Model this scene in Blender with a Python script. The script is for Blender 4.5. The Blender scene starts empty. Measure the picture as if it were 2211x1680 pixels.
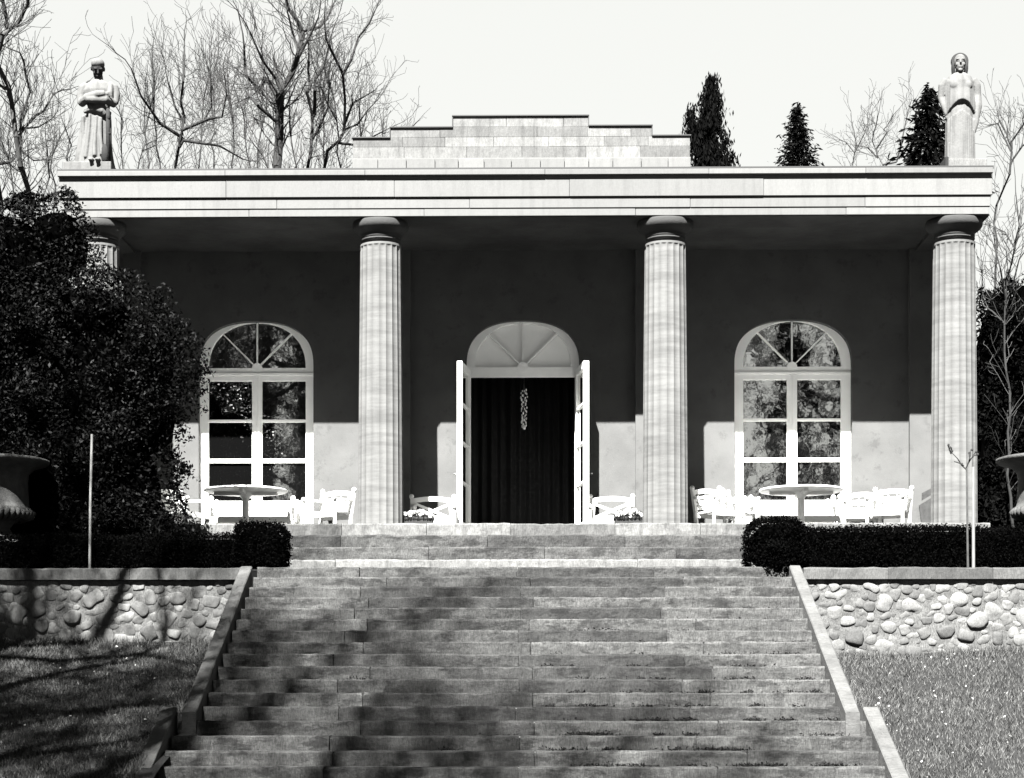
import bpy, bmesh, math, random
import numpy as np
from mathutils import Vector, Matrix
R = math.radians
rng = random.Random(7)
S = bpy.context.scene
COL = S.collection

# ------------------------------------------------------------------ camera
F, CX, CY, PHI, EYE = 4000.0, 1068.0, 1530.0, R(0.8), 1.6     # measured on a 2210 x 1680 view of the photo
cam = bpy.data.cameras.new("camera")
co = bpy.data.objects.new("camera", cam); COL.objects.link(co)
co.location = (0, 0, EYE)
co.rotation_euler = (R(90), 0, PHI)
cam.sensor_width = 36; cam.lens = 36 * F / 2210
cam.shift_x = (1105 - CX) / 2210
cam.shift_y = (CY - 840) / 2210
cam.clip_start = 0.1; cam.clip_end = 2000
S.camera = co

# ------------------------------------------------------------------ sky and sun (a black and white photograph: neutral light)
SUN_EL, SUN_AZ = R(49.8), R(13.4)          # sun in the south (-Y), to the left (-X)
SKY_STRENGTH = 0.1
world = bpy.data.worlds.new("World"); S.world = world; world.use_nodes = True
nt = world.node_tree; nt.nodes.clear()
out = nt.nodes.new("ShaderNodeOutputWorld"); bg = nt.nodes.new("ShaderNodeBackground")
sky = nt.nodes.new("ShaderNodeTexSky"); sky.sky_type = 'NISHITA'; sky.sun_disc = False
sky.sun_elevation = SUN_EL; sky.sun_rotation = R(180) + SUN_AZ
bw = nt.nodes.new("ShaderNodeRGBToBW")
tc = nt.nodes.new("ShaderNodeTexCoord"); sep = nt.nodes.new("ShaderNodeSeparateXYZ")
nt.links.new(tc.outputs["Generated"], sep.inputs[0])
def wm(op, a, b=None, c=None):
    n = nt.nodes.new("ShaderNodeMath"); n.operation = op
    for i, v in enumerate((a, b, c)):
        if v is None: continue
        if isinstance(v, (int, float)): n.inputs[i].default_value = v
        else: nt.links.new(v, n.inputs[i])
    return n.outputs[0]
def wramp(v, lo, hi, a, b):
    n = nt.nodes.new("ShaderNodeMapRange"); n.interpolation_type = 'SMOOTHSTEP'
    nt.links.new(v, n.inputs[0])
    for i, x in enumerate((lo, hi, a, b)): n.inputs[i + 1].default_value = x
    return n.outputs[0]
# white haze low down (strongest to the north), deep clear sky above it
hzn = wramp(sep.outputs[2], 0.42, 0.75, 1.0, 0.0)
hzs = wramp(sep.outputs[2], 0.20, 0.38, 0.5, 0.0)
azn = wramp(sep.outputs[1], -0.15, 0.55, 0.0, 1.0)
nt.links.new(sky.outputs[0], bw.inputs[0])
hazef = wm('ADD', wm('MULTIPLY', hzn, azn), wm('MULTIPLY', hzs, wm('SUBTRACT', 1.0, azn)))
val = wm('ADD', wm('MULTIPLY', bw.outputs[0], 0.03), wm('MULTIPLY', hazef, 0.85))
tint = nt.nodes.new("ShaderNodeVectorMath"); tint.operation = 'SCALE'
tint.inputs[0].default_value = (0.99, 1.0, 0.965)
nt.links.new(val, tint.inputs[3])
nt.links.new(tint.outputs[0], bg.inputs[0]); bg.inputs[1].default_value = SKY_STRENGTH
nt.links.new(bg.outputs[0], out.inputs[0])
sl = bpy.data.lights.new("sun", 'SUN'); sl.energy = 5.0; sl.angle = R(0.5); sl.color = (1, 0.995, 0.975)
so = bpy.data.objects.new("sun", sl); COL.objects.link(so)
sdir = Vector((-math.sin(SUN_AZ) * math.cos(SUN_EL), -math.cos(SUN_AZ) * math.cos(SUN_EL), math.sin(SUN_EL)))
so.rotation_euler = sdir.to_track_quat('Z', 'Y').to_euler(); so.location = (0, 0, 40)
S.view_settings.view_transform = 'Standard'; S.view_settings.look = 'None'
S.view_settings.exposure = 3.34; S.view_settings.gamma = 1.0
S.cycles.diffuse_bounces = 2; S.cycles.max_bounces = 6; S.cycles.transparent_max_bounces = 8
S.cycles.use_denoising = True

# ------------------------------------------------------------------ measuring: where a point seen in the photo lies at depth Y
def WX(px, Y):
    q = (px - CX) / F
    return Y * (q * math.cos(PHI) - math.sin(PHI)) / (math.cos(PHI) + q * math.sin(PHI))
def W(px, py, Y):
    X = WX(px, Y); D = Y * math.cos(PHI) - X * math.sin(PHI)
    return X, EYE + (CY - py) / F * D
def WZ(py, Y): return EYE + (CY - py) / F * Y

# ------------------------------------------------------------------ helpers
WL = {}
def tag(o, label=None, cat=None, group=None, kind=None):
    if label: o["label"] = label
    if cat: o["category"] = cat
    if group: o["group"] = group
    if kind: o["kind"] = kind
    return o
def thing(name, label, cat, loc=(0, 0, 0), group=None):
    o = bpy.data.objects.new(name, None); COL.objects.link(o); o.location = loc
    o.empty_display_size = 0.2
    WL[o.name] = Vector(loc)
    return tag(o, label, cat, group)
def link(name, me, mat, parent=None, smooth=False):
    if mat is not None and not me.materials: me.materials.append(mat)
    o = bpy.data.objects.new(name, me); COL.objects.link(o)
    if smooth:
        me.polygons.foreach_set("use_smooth", [True] * len(me.polygons))
    if parent is not None:
        o.parent = parent; b = WL.get(parent.name, Vector((0, 0, 0)))
        me.transform(Matrix.Translation(-b)); WL[o.name] = b
    else: WL[o.name] = Vector((0, 0, 0))
    return o
class MB:
    def __init__(s): s.bm = bmesh.new()
    def box(s, x0, x1, y0, y1, z0, z1, bev=0.0, jit=0.0):
        vs = [s.bm.verts.new((x + rng.uniform(-jit, jit), y + rng.uniform(-jit, jit), z + rng.uniform(-jit, jit))) for x in (x0, x1) for y in (y0, y1) for z in (z0, z1)]
        fs = [s.bm.faces.new([vs[i] for i in q]) for q in ((0, 1, 3, 2), (4, 6, 7, 5), (0, 4, 5, 1), (2, 3, 7, 6), (0, 2, 6, 4), (1, 5, 7, 3))]
        if bev:
            es = list({e for f in fs for e in f.edges})
            bmesh.ops.bevel(s.bm, geom=es, offset=bev, segments=1, affect='EDGES', profile=0.5)
        return s
    def bar(s, p, q, w, h, up=(0, 0, 1)):
        p, q = Vector(p), Vector(q); d = (q - p).normalized(); u = Vector(up)
        if abs(d.dot(u)) > .98: u = Vector((0, 1, 0))
        a = d.cross(u).normalized(); b = a.cross(d).normalized()
        vs = [s.bm.verts.new(e + a * (i * w / 2) + b * (j * h / 2)) for e in (p, q) for i in (-1, 1) for j in (-1, 1)]
        for f in ((0, 1, 3, 2), (4, 6, 7, 5), (0, 4, 5, 1), (2, 3, 7, 6), (0, 2, 6, 4), (1, 5, 7, 3)):
            s.bm.faces.new([vs[i] for i in f])
        return s
    def tube(s, pts, rad, n=8, caps=True):
        pts = [Vector(p) for p in pts]
        if isinstance(rad, (int, float)): rad = [rad] * len(pts)
        rings = []
        for i, p in enumerate(pts):
            d = (pts[min(i + 1, len(pts) - 1)] - pts[max(i - 1, 0)]).normalized()
            u = Vector((0, 1, 0)) if abs(d.y) < .9 else Vector((1, 0, 0))
            a = d.cross(u).normalized(); b = d.cross(a)
            rings.append([s.bm.verts.new(p + (a * math.cos(2 * math.pi * k / n) + b * math.sin(2 * math.pi * k / n)) * rad[i]) for k in range(n)])
        for r0, r1 in zip(rings, rings[1:]):
            for k in range(n): s.bm.faces.new((r0[k], r0[(k + 1) % n], r1[(k + 1) % n], r1[k]))
        if caps: s.bm.faces.new(rings[0][::-1]); s.bm.faces.new(rings[-1])
        return s
    def loft(s, rings, caps=True):
        R_ = [[s.bm.verts.new(p) for p in r] for r in rings]; n = len(rings[0])
        for r0, r1 in zip(R_, R_[1:]):
            for k in range(n): s.bm.faces.new((r0[k], r0[(k + 1) % n], r1[(k + 1) % n], r1[k]))
        if caps: s.bm.faces.new(R_[0][::-1]); s.bm.faces.new(R_[-1])
        return s
    def lathe(s, prof, c, n=32, caps=True):
        return s.loft([[(c[0] + r * math.cos(2 * math.pi * k / n), c[1] + r * math.sin(2 * math.pi * k / n), c[2] + z) for k in range(n)] for r, z in prof], caps)
    def blob(s, c, r, sub=2, noise=0.0, rot=None, seed=None, boxy=0):
        g = bmesh.ops.create_icosphere(s.bm, subdivisions=sub, radius=1.0)
        rr = random.Random(seed if seed is not None else rng.random())
        ph = [rr.uniform(0, 6) for _ in range(6)]
        m = rot or Matrix.Identity(3)
        for v in g['verts']:
            p = v.co.copy()
            k = 1 + noise * (math.sin(2.3 * p.x + ph[0]) + math.sin(2.9 * p.y + ph[1]) + math.sin(2.6 * p.z + ph[2]) + .5 * math.sin(5 * p.x + ph[3]) * math.sin(5 * p.z + ph[4]))
            if boxy: p = Vector([math.copysign(abs(w_) ** boxy, w_) for w_ in p])
            v.co = Vector(c) + m @ Vector((p.x * r[0] * k, p.y * r[1] * k, p.z * r[2] * k))
        return s
    def plate(s, outer, holes, y0, y1, tf=None):
        """outline and holes in (x, z), from y0 to y1"""
        bm2 = bmesh.new(); loops = []
        for lp in [outer] + holes:
            vs = [bm2.verts.new((x, 0, z)) for x, z in lp]; loops.append(vs)
            for a, b in zip(vs, vs[1:] + vs[:1]): bm2.edges.new((a, b))
        bmesh.ops.triangle_fill(bm2, use_beauty=True, use_dissolve=False, edges=list(bm2.edges), normal=(0, -1, 0))
        bm2.verts.index_update()
        vlist = [v.co.copy() for v in bm2.verts]; tris = [[v.index for v in f.verts] for f in bm2.faces]
        lidx = [[v.index for v in lp] for lp in loops]; bm2.free()
        fr = [s.bm.verts.new((v.x, y0, v.z)) for v in vlist]; bk = [s.bm.verts.new((v.x, y1, v.z)) for v in vlist]
        new = fr + bk
        for t in tris:
            s.bm.faces.new([fr[i] for i in t]); s.bm.faces.new([bk[i] for i in t[::-1]])
        for lp in lidx:
            for a, b in zip(lp, lp[1:] + lp[:1]): s.bm.faces.new((fr[a], fr[b], bk[b], bk[a]))
        if tf is not None:
            for v in new: v.co = tf @ v.co
        return s
    def build(s, name, mat, parent=None, smooth=False, fix=True):
        if fix: bmesh.ops.recalc_face_normals(s.bm, faces=list(s.bm.faces))
        me = bpy.data.meshes.new(name); s.bm.to_mesh(me); s.bm.free()
        return link(name, me, mat, parent, smooth)
def raw(name, verts, faces, mat, parent=None, smooth=False):
    me = bpy.data.meshes.new(name)
    verts = np.asarray(verts, dtype=np.float32); faces = np.asarray(faces, dtype=np.int32)
    k = faces.shape[1]
    me.vertices.add(len(verts)); me.vertices.foreach_set("co", verts.ravel())
    me.loops.add(faces.size); me.loops.foreach_set("vertex_index", faces.ravel())
    me.polygons.add(len(faces)); me.polygons.foreach_set("loop_start", np.arange(0, faces.size, k, dtype=np.int32))
    me.polygons.foreach_set("loop_total", np.full(len(faces), k, dtype=np.int32))
    me.update(calc_edges=True); me.validate()
    return link(name, me, mat, parent, smooth)
def copy_tree(o, parent=None):
    c = o.copy(); COL.objects.link(c); WL[c.name] = WL.get(o.name, Vector((0, 0, 0)))
    if parent is not None: c.parent = parent
    for ch in list(o.children): copy_tree(ch, c)
    return c

# ------------------------------------------------------------------ materials
TONE = .60                                            # the print's tone scale: stones read dark under this exposure
def mat(name, base, rough=0.85, var=0.0, scale=3.0, stretch=(1, 1, 1), island=0.0, bump=0.0, bscale=30.0, spec=0.3,
        spots=0.0, spot_scale=12.0, spot_thr=0.62, spot_col=0.25, streak=0.0, bands=0.0, grain=0.0, gstretch=(2.2, 1, .55), soil=0.0, metal=0.0, coat=0.0):
    if base < .5: base *= TONE
    m = bpy.data.materials.new(name); m.use_nodes = True; t = m.node_tree; N = t.nodes; L = t.links
    b = N["Principled BSDF"]; b.inputs["Roughness"].default_value = rough; b.inputs["Specular IOR Level"].default_value = spec
    b.inputs["Metallic"].default_value = metal
    if coat: b.inputs["Coat Weight"].default_value = coat
    tcn = N.new("ShaderNodeTexCoord")
    def noise(sc, st, det=6.0, ro=.6):
        mp = N.new("ShaderNodeMapping"); mp.inputs["Scale"].default_value = st; L.new(tcn.outputs["Object"], mp.inputs[0])
        n = N.new("ShaderNodeTexNoise"); n.inputs["Scale"].default_value = sc; n.inputs["Detail"].default_value = det; n.inputs["Roughness"].default_value = ro
        L.new(mp.outputs[0], n.inputs[0]); return n.outputs[0]
    def mth(op, a, c):
        n = N.new("ShaderNodeMath"); n.operation = op
        for i, v in enumerate((a, c)):
            if isinstance(v, (int, float)): n.inputs[i].default_value = v
            else: L.new(v, n.inputs[i])
        return n.outputs[0]
    def rmp(v, lo, hi, a, c):
        n = N.new("ShaderNodeMapRange"); n.interpolation_type = 'SMOOTHSTEP'; L.new(v, n.inputs[0])
        for i, x in enumerate((lo, hi, a, c)): n.inputs[i + 1].default_value = x
        return n.outputs[0]
    v = None
    def mul(x):
        nonlocal v
        v = x if v is None else mth('MULTIPLY', v, x)
    if var: mul(rmp(noise(scale, stretch), .25, .75, 1 - var, 1 + var))
    if island:
        g = N.new("ShaderNodeNewGeometry"); mul(rmp(g.outputs["Random Per Island"], 0, 1, 1 - island, 1 + island))
    if streak: mul(rmp(noise(2.2, (5, 5, .5), 5.0), .45, .72, 1, 1 - streak))
    if grain: mul(rmp(noise(34.0, gstretch, 3.0, .7), .28, .72, 1 - grain, 1 + grain))
    if soil: mul(rmp(noise(3.1, (.8, 1, 2.2), 9.0, .74), .50, .60, 1, 1 - soil))
    if bands: mul(rmp(noise(3.0, (.35, .35, 3.2), 8.0, .7), .3, .7, 1 - bands, 1 + bands * .6))
    if spots: mul(rmp(noise(spot_scale, (1, 1, 1), 8.0, .72), spot_thr - .05, spot_thr + .06, 1, 1 - spots * (1 - spot_col)))
    tintc = N.new("ShaderNodeVectorMath"); tintc.operation = 'SCALE'; tintc.inputs[0].default_value = (base, base, base * .975)
    if v is None: b.inputs["Base Color"].default_value = (base, base, base * .975, 1)
    else:
        L.new(v, tintc.inputs[3]); L.new(tintc.outputs[0], b.inputs["Base Color"])
    if bump:
        bn = N.new("ShaderNodeBump"); bn.inputs["Strength"].default_value = bump; bn.inputs["Distance"].default_value = .02
        L.new(noise(bscale, (1, 1, 1), 8.0, .65), bn.inputs["Height"]); L.new(bn.outputs[0], b.inputs["Normal"])
    return m
M = {}
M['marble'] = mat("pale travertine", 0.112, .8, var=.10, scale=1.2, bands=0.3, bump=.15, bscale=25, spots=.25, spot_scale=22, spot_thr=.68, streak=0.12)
M['capital'] = mat("shade darkened capital stone", 0.034, .85, var=.15, scale=6, bump=.3)  # darker than the shafts: shade on the capitals put into the colour
M['entab'] = mat("pale dressed stone", 0.125, .85, var=.05, scale=.8, island=.08, bump=.12, bscale=20, spots=.35, spot_scale=7, spot_thr=0.67, streak=0.13, grain=0.06)
M['attic'] = mat("weathered stone blocks", 0.12, .9, var=.16, scale=4, island=.26, bump=.3, bscale=18, streak=.32, grain=0.2)
M['coping_dark'] = mat("dark lead flashing", .02, .6)
M['wall'] = mat("ochre plaster wall", 0.092, .9, var=0.15, scale=1.5, bump=.12, bscale=40, spots=0.3, spot_scale=4, spot_thr=.6)
M['soffit'] = mat("shade darkened soffit stone", 0.036, .9, var=.45, scale=1.6, bump=.3, bscale=10)  # base lowered to deepen the shade under the porch ceiling
M['floor'] = mat("floor darkened against bounce", 0.03, .7, var=.2, scale=3)  # unseen floor, set dark to keep bounced light off the ceiling
M['slab'] = mat("light kerb stone", 0.105, .9, var=.22, scale=5, island=.30, bump=.35, bscale=22, spots=.5, spot_scale=16, spot_thr=.63, streak=.35, grain=0.3, soil=0.25)
M['step'] = mat("worn sandstone steps", 0.045, .92, var=0.4, scale=4.5, stretch=(.35, 1, 2.5), island=0.36, bump=0.8, bscale=26, spots=.6, spot_scale=13, spot_thr=.60, streak=.3, grain=0.42, soil=0.62)
M['stringer'] = mat("weathered stair curb", 0.08, .9, var=.28, scale=3, bump=.4, bscale=18, spots=.5, spot_scale=20, spot_thr=.62, grain=0.25, gstretch=(.5, 2, 2))
M['wallcap'] = mat("weathered wall coping", .055, .92, var=.22, scale=4, island=.25, bump=.4, bscale=24, grain=0.3)
M['mortar'] = mat("grey rubble mortar", 0.088, .95, var=.35, scale=6, bump=.6, bscale=30, grain=0.5)
M['fieldstone'] = mat("rounded field stones", 0.098, .8, var=.22, scale=7, island=0.42, bump=.4, bscale=24, grain=0.2, spots=0.5, spot_scale=14, spot_thr=0.6)
M['white'] = mat("white gloss paint", 0.88, .5, var=.05, scale=3, spec=.4)
M['white2'] = mat("white garden furniture paint", 0.5, .55, var=.08, scale=8, spec=.4)
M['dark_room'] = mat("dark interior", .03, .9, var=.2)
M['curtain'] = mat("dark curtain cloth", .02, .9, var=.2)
M['panel'] = mat("white lunette panel", 0.92, .7, var=.04)
M['statue'] = mat("weathered statue stone", 0.11, .9, var=.12, scale=6, bump=.3, bscale=30, streak=.3)
M['statue_dark'] = mat("dark stained and shaded statue stone", 0.011, .9, var=.25, scale=9, bump=.3, bscale=30)  # on the man's head this dark tone is shade put into the colour
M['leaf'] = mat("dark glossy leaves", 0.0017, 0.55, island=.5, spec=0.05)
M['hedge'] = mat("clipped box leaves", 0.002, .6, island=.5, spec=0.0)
M['core'] = mat("black core for inner shade", 0.0006, .95, spec=0.0)  # solid black filling; shade inside the foliage put into its colour
M['conifer'] = mat("dark conifer needles", 0.004, .8, island=.5, spec=0.0)
M['bark'] = mat("dark bark", 0.016, .95, var=.3, scale=14, bump=.3)
M['twig'] = mat("bare twigs", 0.034, .95)
M['twig_far'] = mat("pale far twigs", .035, .95)
M['bark_light'] = mat("light beech bark", .045, .95, var=.45, scale=7)
M['lawn'] = mat("thin lawn soil", 0.008, .95, var=.45, scale=6, bump=.6, bscale=40)
M['grass'] = mat("dry grass blades", 0.06, .8, island=.85, spec=.2)
M['weed'] = mat("moss and weeds", 0.01, .9, island=.5, spec=.1)
M['ground'] = mat("plain ground", 0.012, .95, var=.3, scale=2)
M['urn'] = mat("weathered urn stone", 0.06, .9, var=.3, scale=7, bump=.5, bscale=25, streak=.3)
M['pole'] = mat("white painted stake", 0.16, .6, var=.15, scale=6)
M['flower'] = mat("white petals", 0.4, .7)
M['crate'] = mat("dark planter box", .02, .8)
M['board'] = mat("dark menu board", .03, .6, var=.4, scale=12)
M['metal'] = mat("brass", .3, .3, metal=1.0)
M['crystal'] = mat("crystal drops", .8, .1, spec=.9)
def glass_mat():
    m = bpy.data.materials.new("old window glass"); m.use_nodes = True; t = m.node_tree; N = t.nodes; L = t.links
    b = N["Principled BSDF"]; b.inputs["Base Color"].default_value = (.006, .006, .006, 1); b.inputs["Roughness"].default_value = .03
    g = N.new("ShaderNodeBsdfGlossy"); g.inputs["Roughness"].default_value = .015; g.inputs["Color"].default_value = (.95, .95, .93, 1)
    mx = N.new("ShaderNodeMixShader"); mx.inputs[0].default_value = .72
    L.new(b.outputs[0], mx.inputs[1]); L.new(g.outputs[0], mx.inputs[2]); L.new(mx.outputs[0], N["Material Output"].inputs[0])
    tcn = N.new("ShaderNodeTexCoord"); n = N.new("ShaderNodeTexNoise"); n.inputs["Scale"].default_value = 5.0; L.new(tcn.outputs["Object"], n.inputs[0])
    bn = N.new("ShaderNodeBump"); bn.inputs["Strength"].default_value = .018; bn.inputs["Distance"].default_value = .02
    L.new(n.outputs[0], bn.inputs["Height"]); L.new(bn.outputs[0], g.inputs["Normal"])
    return m
M['glass'] = glass_mat()

# ------------------------------------------------------------------ ground
E = EYE
TERR = E + 1.885
def sheet(name, x0, x1, y0, y1, z, m, kind='structure'):
    return tag(MB().plate([(x0, y0), (x1, y0), (x1, y1), (x0, y1)], [], 0, -.02, Matrix(((1, 0, 0, 0), (0, 0, 1, 0), (0, 1, 0, z), (0, 0, 0, 1)))).build(name, m), kind=kind)
sheet('ground', -400, 400, -400, 25.0, 0.0, M['ground'])
sheet('terrace_ground', -400, 400, 25.0, 500, TERR, M['ground'])
sheet('landing_pavement', -3.57, 3.57, 25.2, 26.6, E + 1.897, M['step'])
H, T, D0, Z0 = .1564, .36, 24.83, E + 1.90            # riser, tread, top nosing
XC = .055                                             # axis of the stairs
def lawn_z(x, y):
    top = .90 if x < 0 else .76
    z = E + top - (24.8 - y) * .262
    z += .03 * math.sin(1.3 * x + .7 * y) + .02 * math.sin(2.9 * y - x)
    return max(z, 0.012)
for sx in (-1, 1):
    n, k = 30, 40; V = []; Fc = []
    xa, xb = XC + sx * 3.74, sx * 16
    for j in range(k + 1):
        y = 13.5 + (24.95 - 13.5) * j / k
        for i in range(n + 1):
            x = xa + (xb - xa) * (i / n) ** 1.6
            V.append((x, y, lawn_z(x, y)))
    for j in range(k):
        for i in range(n):
            q = (j * (n + 1) + i, j * (n + 1) + i + 1, (j + 1) * (n + 1) + i + 1, (j + 1) * (n + 1) + i)
            Fc.append(q if sx > 0 else q[::-1])
    tag(raw('lawn', V, Fc, M['lawn'], smooth=True), kind='structure')
def blades(name, pts, h, w, m, parent=None, lean=.5):
    pts = np.asarray(pts); n = len(pts); rs = np.random.RandomState(5)
    a = rs.uniform(0, 2 * np.pi, n); hh = rs.uniform(.5, 1.25, n) * h; ww = rs.uniform(.6, 1.3, n) * w
    la = rs.uniform(0, 2 * np.pi, n); ll = rs.uniform(.1, 1, n) * lean * hh
    V = np.zeros((n, 3, 3)); dx = np.stack([np.cos(a), np.sin(a), a * 0], 1) * ww[:, None]
    V[:, 0] = pts - dx; V[:, 1] = pts + dx; V[:, 2] = pts + np.stack([np.cos(la) * ll, np.sin(la) * ll, hh], 1)
    V[:, :2, 2] -= .01
    return raw(name, V.reshape(-1, 3), np.arange(3 * n).reshape(-1, 3), m, parent)
for sx in (-1, 1):
    pts = []
    for i in range(64000):
        y = 16.3 + 8.45 * rng.random(); x = XC + sx * (3.93 + (3.4 if i % 6 else 7.0) * rng.random())
        c = math.sin(3.1 * x + 1.7 * y) + math.sin(5.3 * y - 2.2 * x) + math.sin(9 * x + 7 * y)
        if c < -1.2 and rng.random() < .55: continue
        pts.append((x, y, lawn_z(x, y)))
    tag(blades('lawn_grass', pts, .05, .0062, M['grass'], lean=1.1), 'short dry grass growing on the sloping lawn beside the stairs', 'grass', kind='stuff')

M['litter'] = mat("pale fallen leaves", .30, .8, island=.5)
lit = []
for i in range(420):
    sx = 1 if rng.random() < .62 else -1; y = 16.4 + 8.2 * rng.random(); x = XC + sx * (3.95 + 3.2 * rng.random())
    lit.append((x, y, lawn_z(x, y) + .03))
LITTER = lit
pts = []
for i in range(5200):
    sx = rng.choice((-1, 1)); x = XC + sx * (3.85 + 4.5 * rng.random()); y = 24.74 - abs(rng.gauss(0, .10))
    if math.sin(7 * x) + math.sin(3.1 * x + 1) + rng.gauss(0, .6) > -.2: pts.append((x, y, lawn_z(x, y)))
for i in range(3000):
    sx = rng.choice((-1, 1)); y = 16.5 + 7.5 * rng.random(); x = XC + sx * (3.93 + abs(rng.gauss(0, .06))); pts.append((x, y, lawn_z(x, y)))
tag(blades('edge_grass', pts, .11, .006, M['grass'], lean=.7), 'longer grass tufts along the foot of the walls and stair curbs', 'grass', kind='stuff')
# ------------------------------------------------------------------ garden stairs
def row(mb, xs, y0, y1, z0, z1, bev=.012, jit=.004, gap=.004, wob=1.0):
    if wob >= 1: mb.box(xs[0] + .03, xs[-1] - .03, y0 + .035, y1 - .002, z0 + .003, z1 - .022)
    for a, b in zip(xs, xs[1:]):
        dz = rng.uniform(-.004, .004) * wob; dy = rng.uniform(-.008, .008) * wob
        if wob < 1: mb.box(a + gap, b - gap, y0 + dy, y1, z0, z1 + dz, bev, jit); continue
        xa_, xb_ = a + gap, b - gap; n = max(3, int((xb_ - xa_) / .09)); L = []; wv = rng.uniform(0, 6)
        for i in range(n + 1):                            # a worn block: its nosing wanders a little
            x = xa_ + (xb_ - xa_) * i / n; w_ = .0035 * math.sin(3.1 * x + wv); j = lambda s_=.0035: rng.gauss(0, s_)
            c_ = bev * (1 + abs(rng.gauss(0, .6))) + (.012 if i in (0, n) else 0)
            L.append([(x, y0 + dy + j(.003), z0), (x, y0 + dy + w_ + j(.004), z1 + dz - c_), (x, y0 + dy + c_ * .8 + w_, z1 + dz + w_ + j()), (x, y1, z1 + dz + j(.002)), (x, y1, z0)])
        mb.loft(L)
def joints(hw, k, pitch=2.02):
    off = (.16 if k % 2 else -.16)
    xs = [-hw] + [x for x in (-pitch + off * .8 + rng.uniform(-.15, .15), off * .5 + rng.uniform(-.03, .03), pitch + off + rng.uniform(-.15, .15)) if abs(x) < hw - .5] + [hw]
    return [XC + x for x in xs]
stairs = thing('garden_staircase', 'long worn stone garden staircase with weathered side curbs leading up to the portico', 'stairs', (XC, 16.8, 0))
for k in range(23):
    hw = 3.60 if k < 13 else 3.80
    y = D0 - T * k; z = Z0 - H * k; mb = MB()
    row(mb, joints(hw, k), y, y + T + .12, z - H - .012, z, gap=.0075)
    mb.build('step', M['step'], stairs)
def curb(pa, pb, w, h):
    (x0, y0, z0), (x1, y1, z1) = pa, pb
    mb = MB(); n = 7
    L = []
    for i in range(n + 1):
        t = i / n; y = y0 + (y1 - y0) * t; z = z0 + (z1 - z0) * t; x = x0 + (x1 - x0) * t
        j = lambda: rng.uniform(-.004, .004)
        h_ = h * (1 - .12 * t)
        L.append([(x - w / 2 + j(), y, z - h_), (x + w / 2 + j(), y, z - h_), (x + w / 2 + j(), y, z - .012 + j()), (x + w / 2 - .014, y, z + j()), (x - w / 2 + .014, y, z + j()), (x - w / 2 + j(), y, z - .012)])
    mb.loft(L)
    return mb.build('side_curb', M['stringer'], stairs)
yt, yb = 24.72, 20.12
for sx, p in ((-1, (532, 408)), (1, (1715.5, 1841))):
    curb((WX(p[0], yt), yt, WZ(1221.5, yt)), (WX(p[1], yb), yb, WZ(1537, yb)), .155, .34)
ya, ye = 20.32, 16.6
for sx, p in ((-1, 366), (1, 1879)):
    xa = WX(p, ya); za = WZ(1526, ya)
    curb((xa, ya, za), (xa - sx * .0, ye, za - (ya - ye) * .435), .17, .36)
# weeds rooted in the step corners on the sunny side
pts = []
for k in range(4, 23):
    y = D0 - T * k + T - .0 ; z = Z0 - H * k
    dens = 25 + 20 * (k - 4)
    for _ in range(6 + k // 3):
        cx_ = XC + (rng.uniform(.2, 3.5) if rng.random() < .8 else rng.uniform(-3.4, 3.4))
        sp = rng.uniform(.02, .14)
        for _ in range(int(dens * rng.uniform(.05, .3) * (1.6 if k > 9 else 1))):
            x = rng.gauss(cx_, sp)
            if abs(x - XC) > 3.5: continue
            pts.append((x, y - abs(rng.gauss(0, .07)) - .006, z))
WEEDS = [(x, y, z + abs(rng.gauss(0, .016))) for x, y, z in pts]

# ------------------------------------------------------------------ retaining walls of field stones
def fieldwall(sx, label):
    x0, x1 = (XC + sx * 3.72, XC + sx * 12.5)
    xl, xr = min(x0, x1), max(x0, x1)
    t = thing('fieldstone_wall', label, 'wall', ((xl + xr) / 2, 24.9, E), 'field stone retaining walls beside the stairs')
    zt, zb = E + 1.725, E + .45
    MB().box(xl, xr, 24.84, 25.24, zb, zt).build('mortar_bed', M['mortar'], t)
    mb = MB(); placed = []
    r_ = random.Random(3 + sx)
    for i in range(9000):
        rad = r_.choice((.07, .08, .09, .10, .11, .125, .14)) if i < 3000 else r_.uniform(.045, .07)
        fa = r_.uniform(.65, 1.0)
        x, z = r_.uniform(xl + rad, xr - rad), r_.uniform(zb, zt - rad * fa)
        if abs(x - XC) > 8.5 and i > 3500: continue
        if any((x - a) ** 2 + ((z - b) / .92) ** 2 < (.86 * (rad + c)) ** 2 for a, b, c in placed): continue
        placed.append((x, z, rad))
        mb.blob((x, 24.85, z), (rad, rad * .34, rad * fa), 3, .17, Matrix.Rotation(r_.uniform(-.6, .6), 3, 'Y'), seed=i, boxy=r_.uniform(.62, .9))
    mb.build('field_stones', M['fieldstone'], t, smooth=True)
    mb = MB(); xs = [xl + (-.0 if sx < 0 else .0)]
    while xs[-1] < xr - .6: xs.append(min(xs[-1] + rng.uniform(1.05, 1.4), xr))
    xs[-1] = xr
    row(mb, xs, 24.775, 25.22, E + 1.73, E + 1.885, .01, .004, .0025)
    mb.build('coping', M['wallcap'], t)
    return t
fieldwall(-1, 'field stone wall under grey coping, dappled by branch shadows beside the left curb')
fieldwall(1, 'sunlit field stone wall under grey coping, beside the right curb of the stairs')

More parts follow.
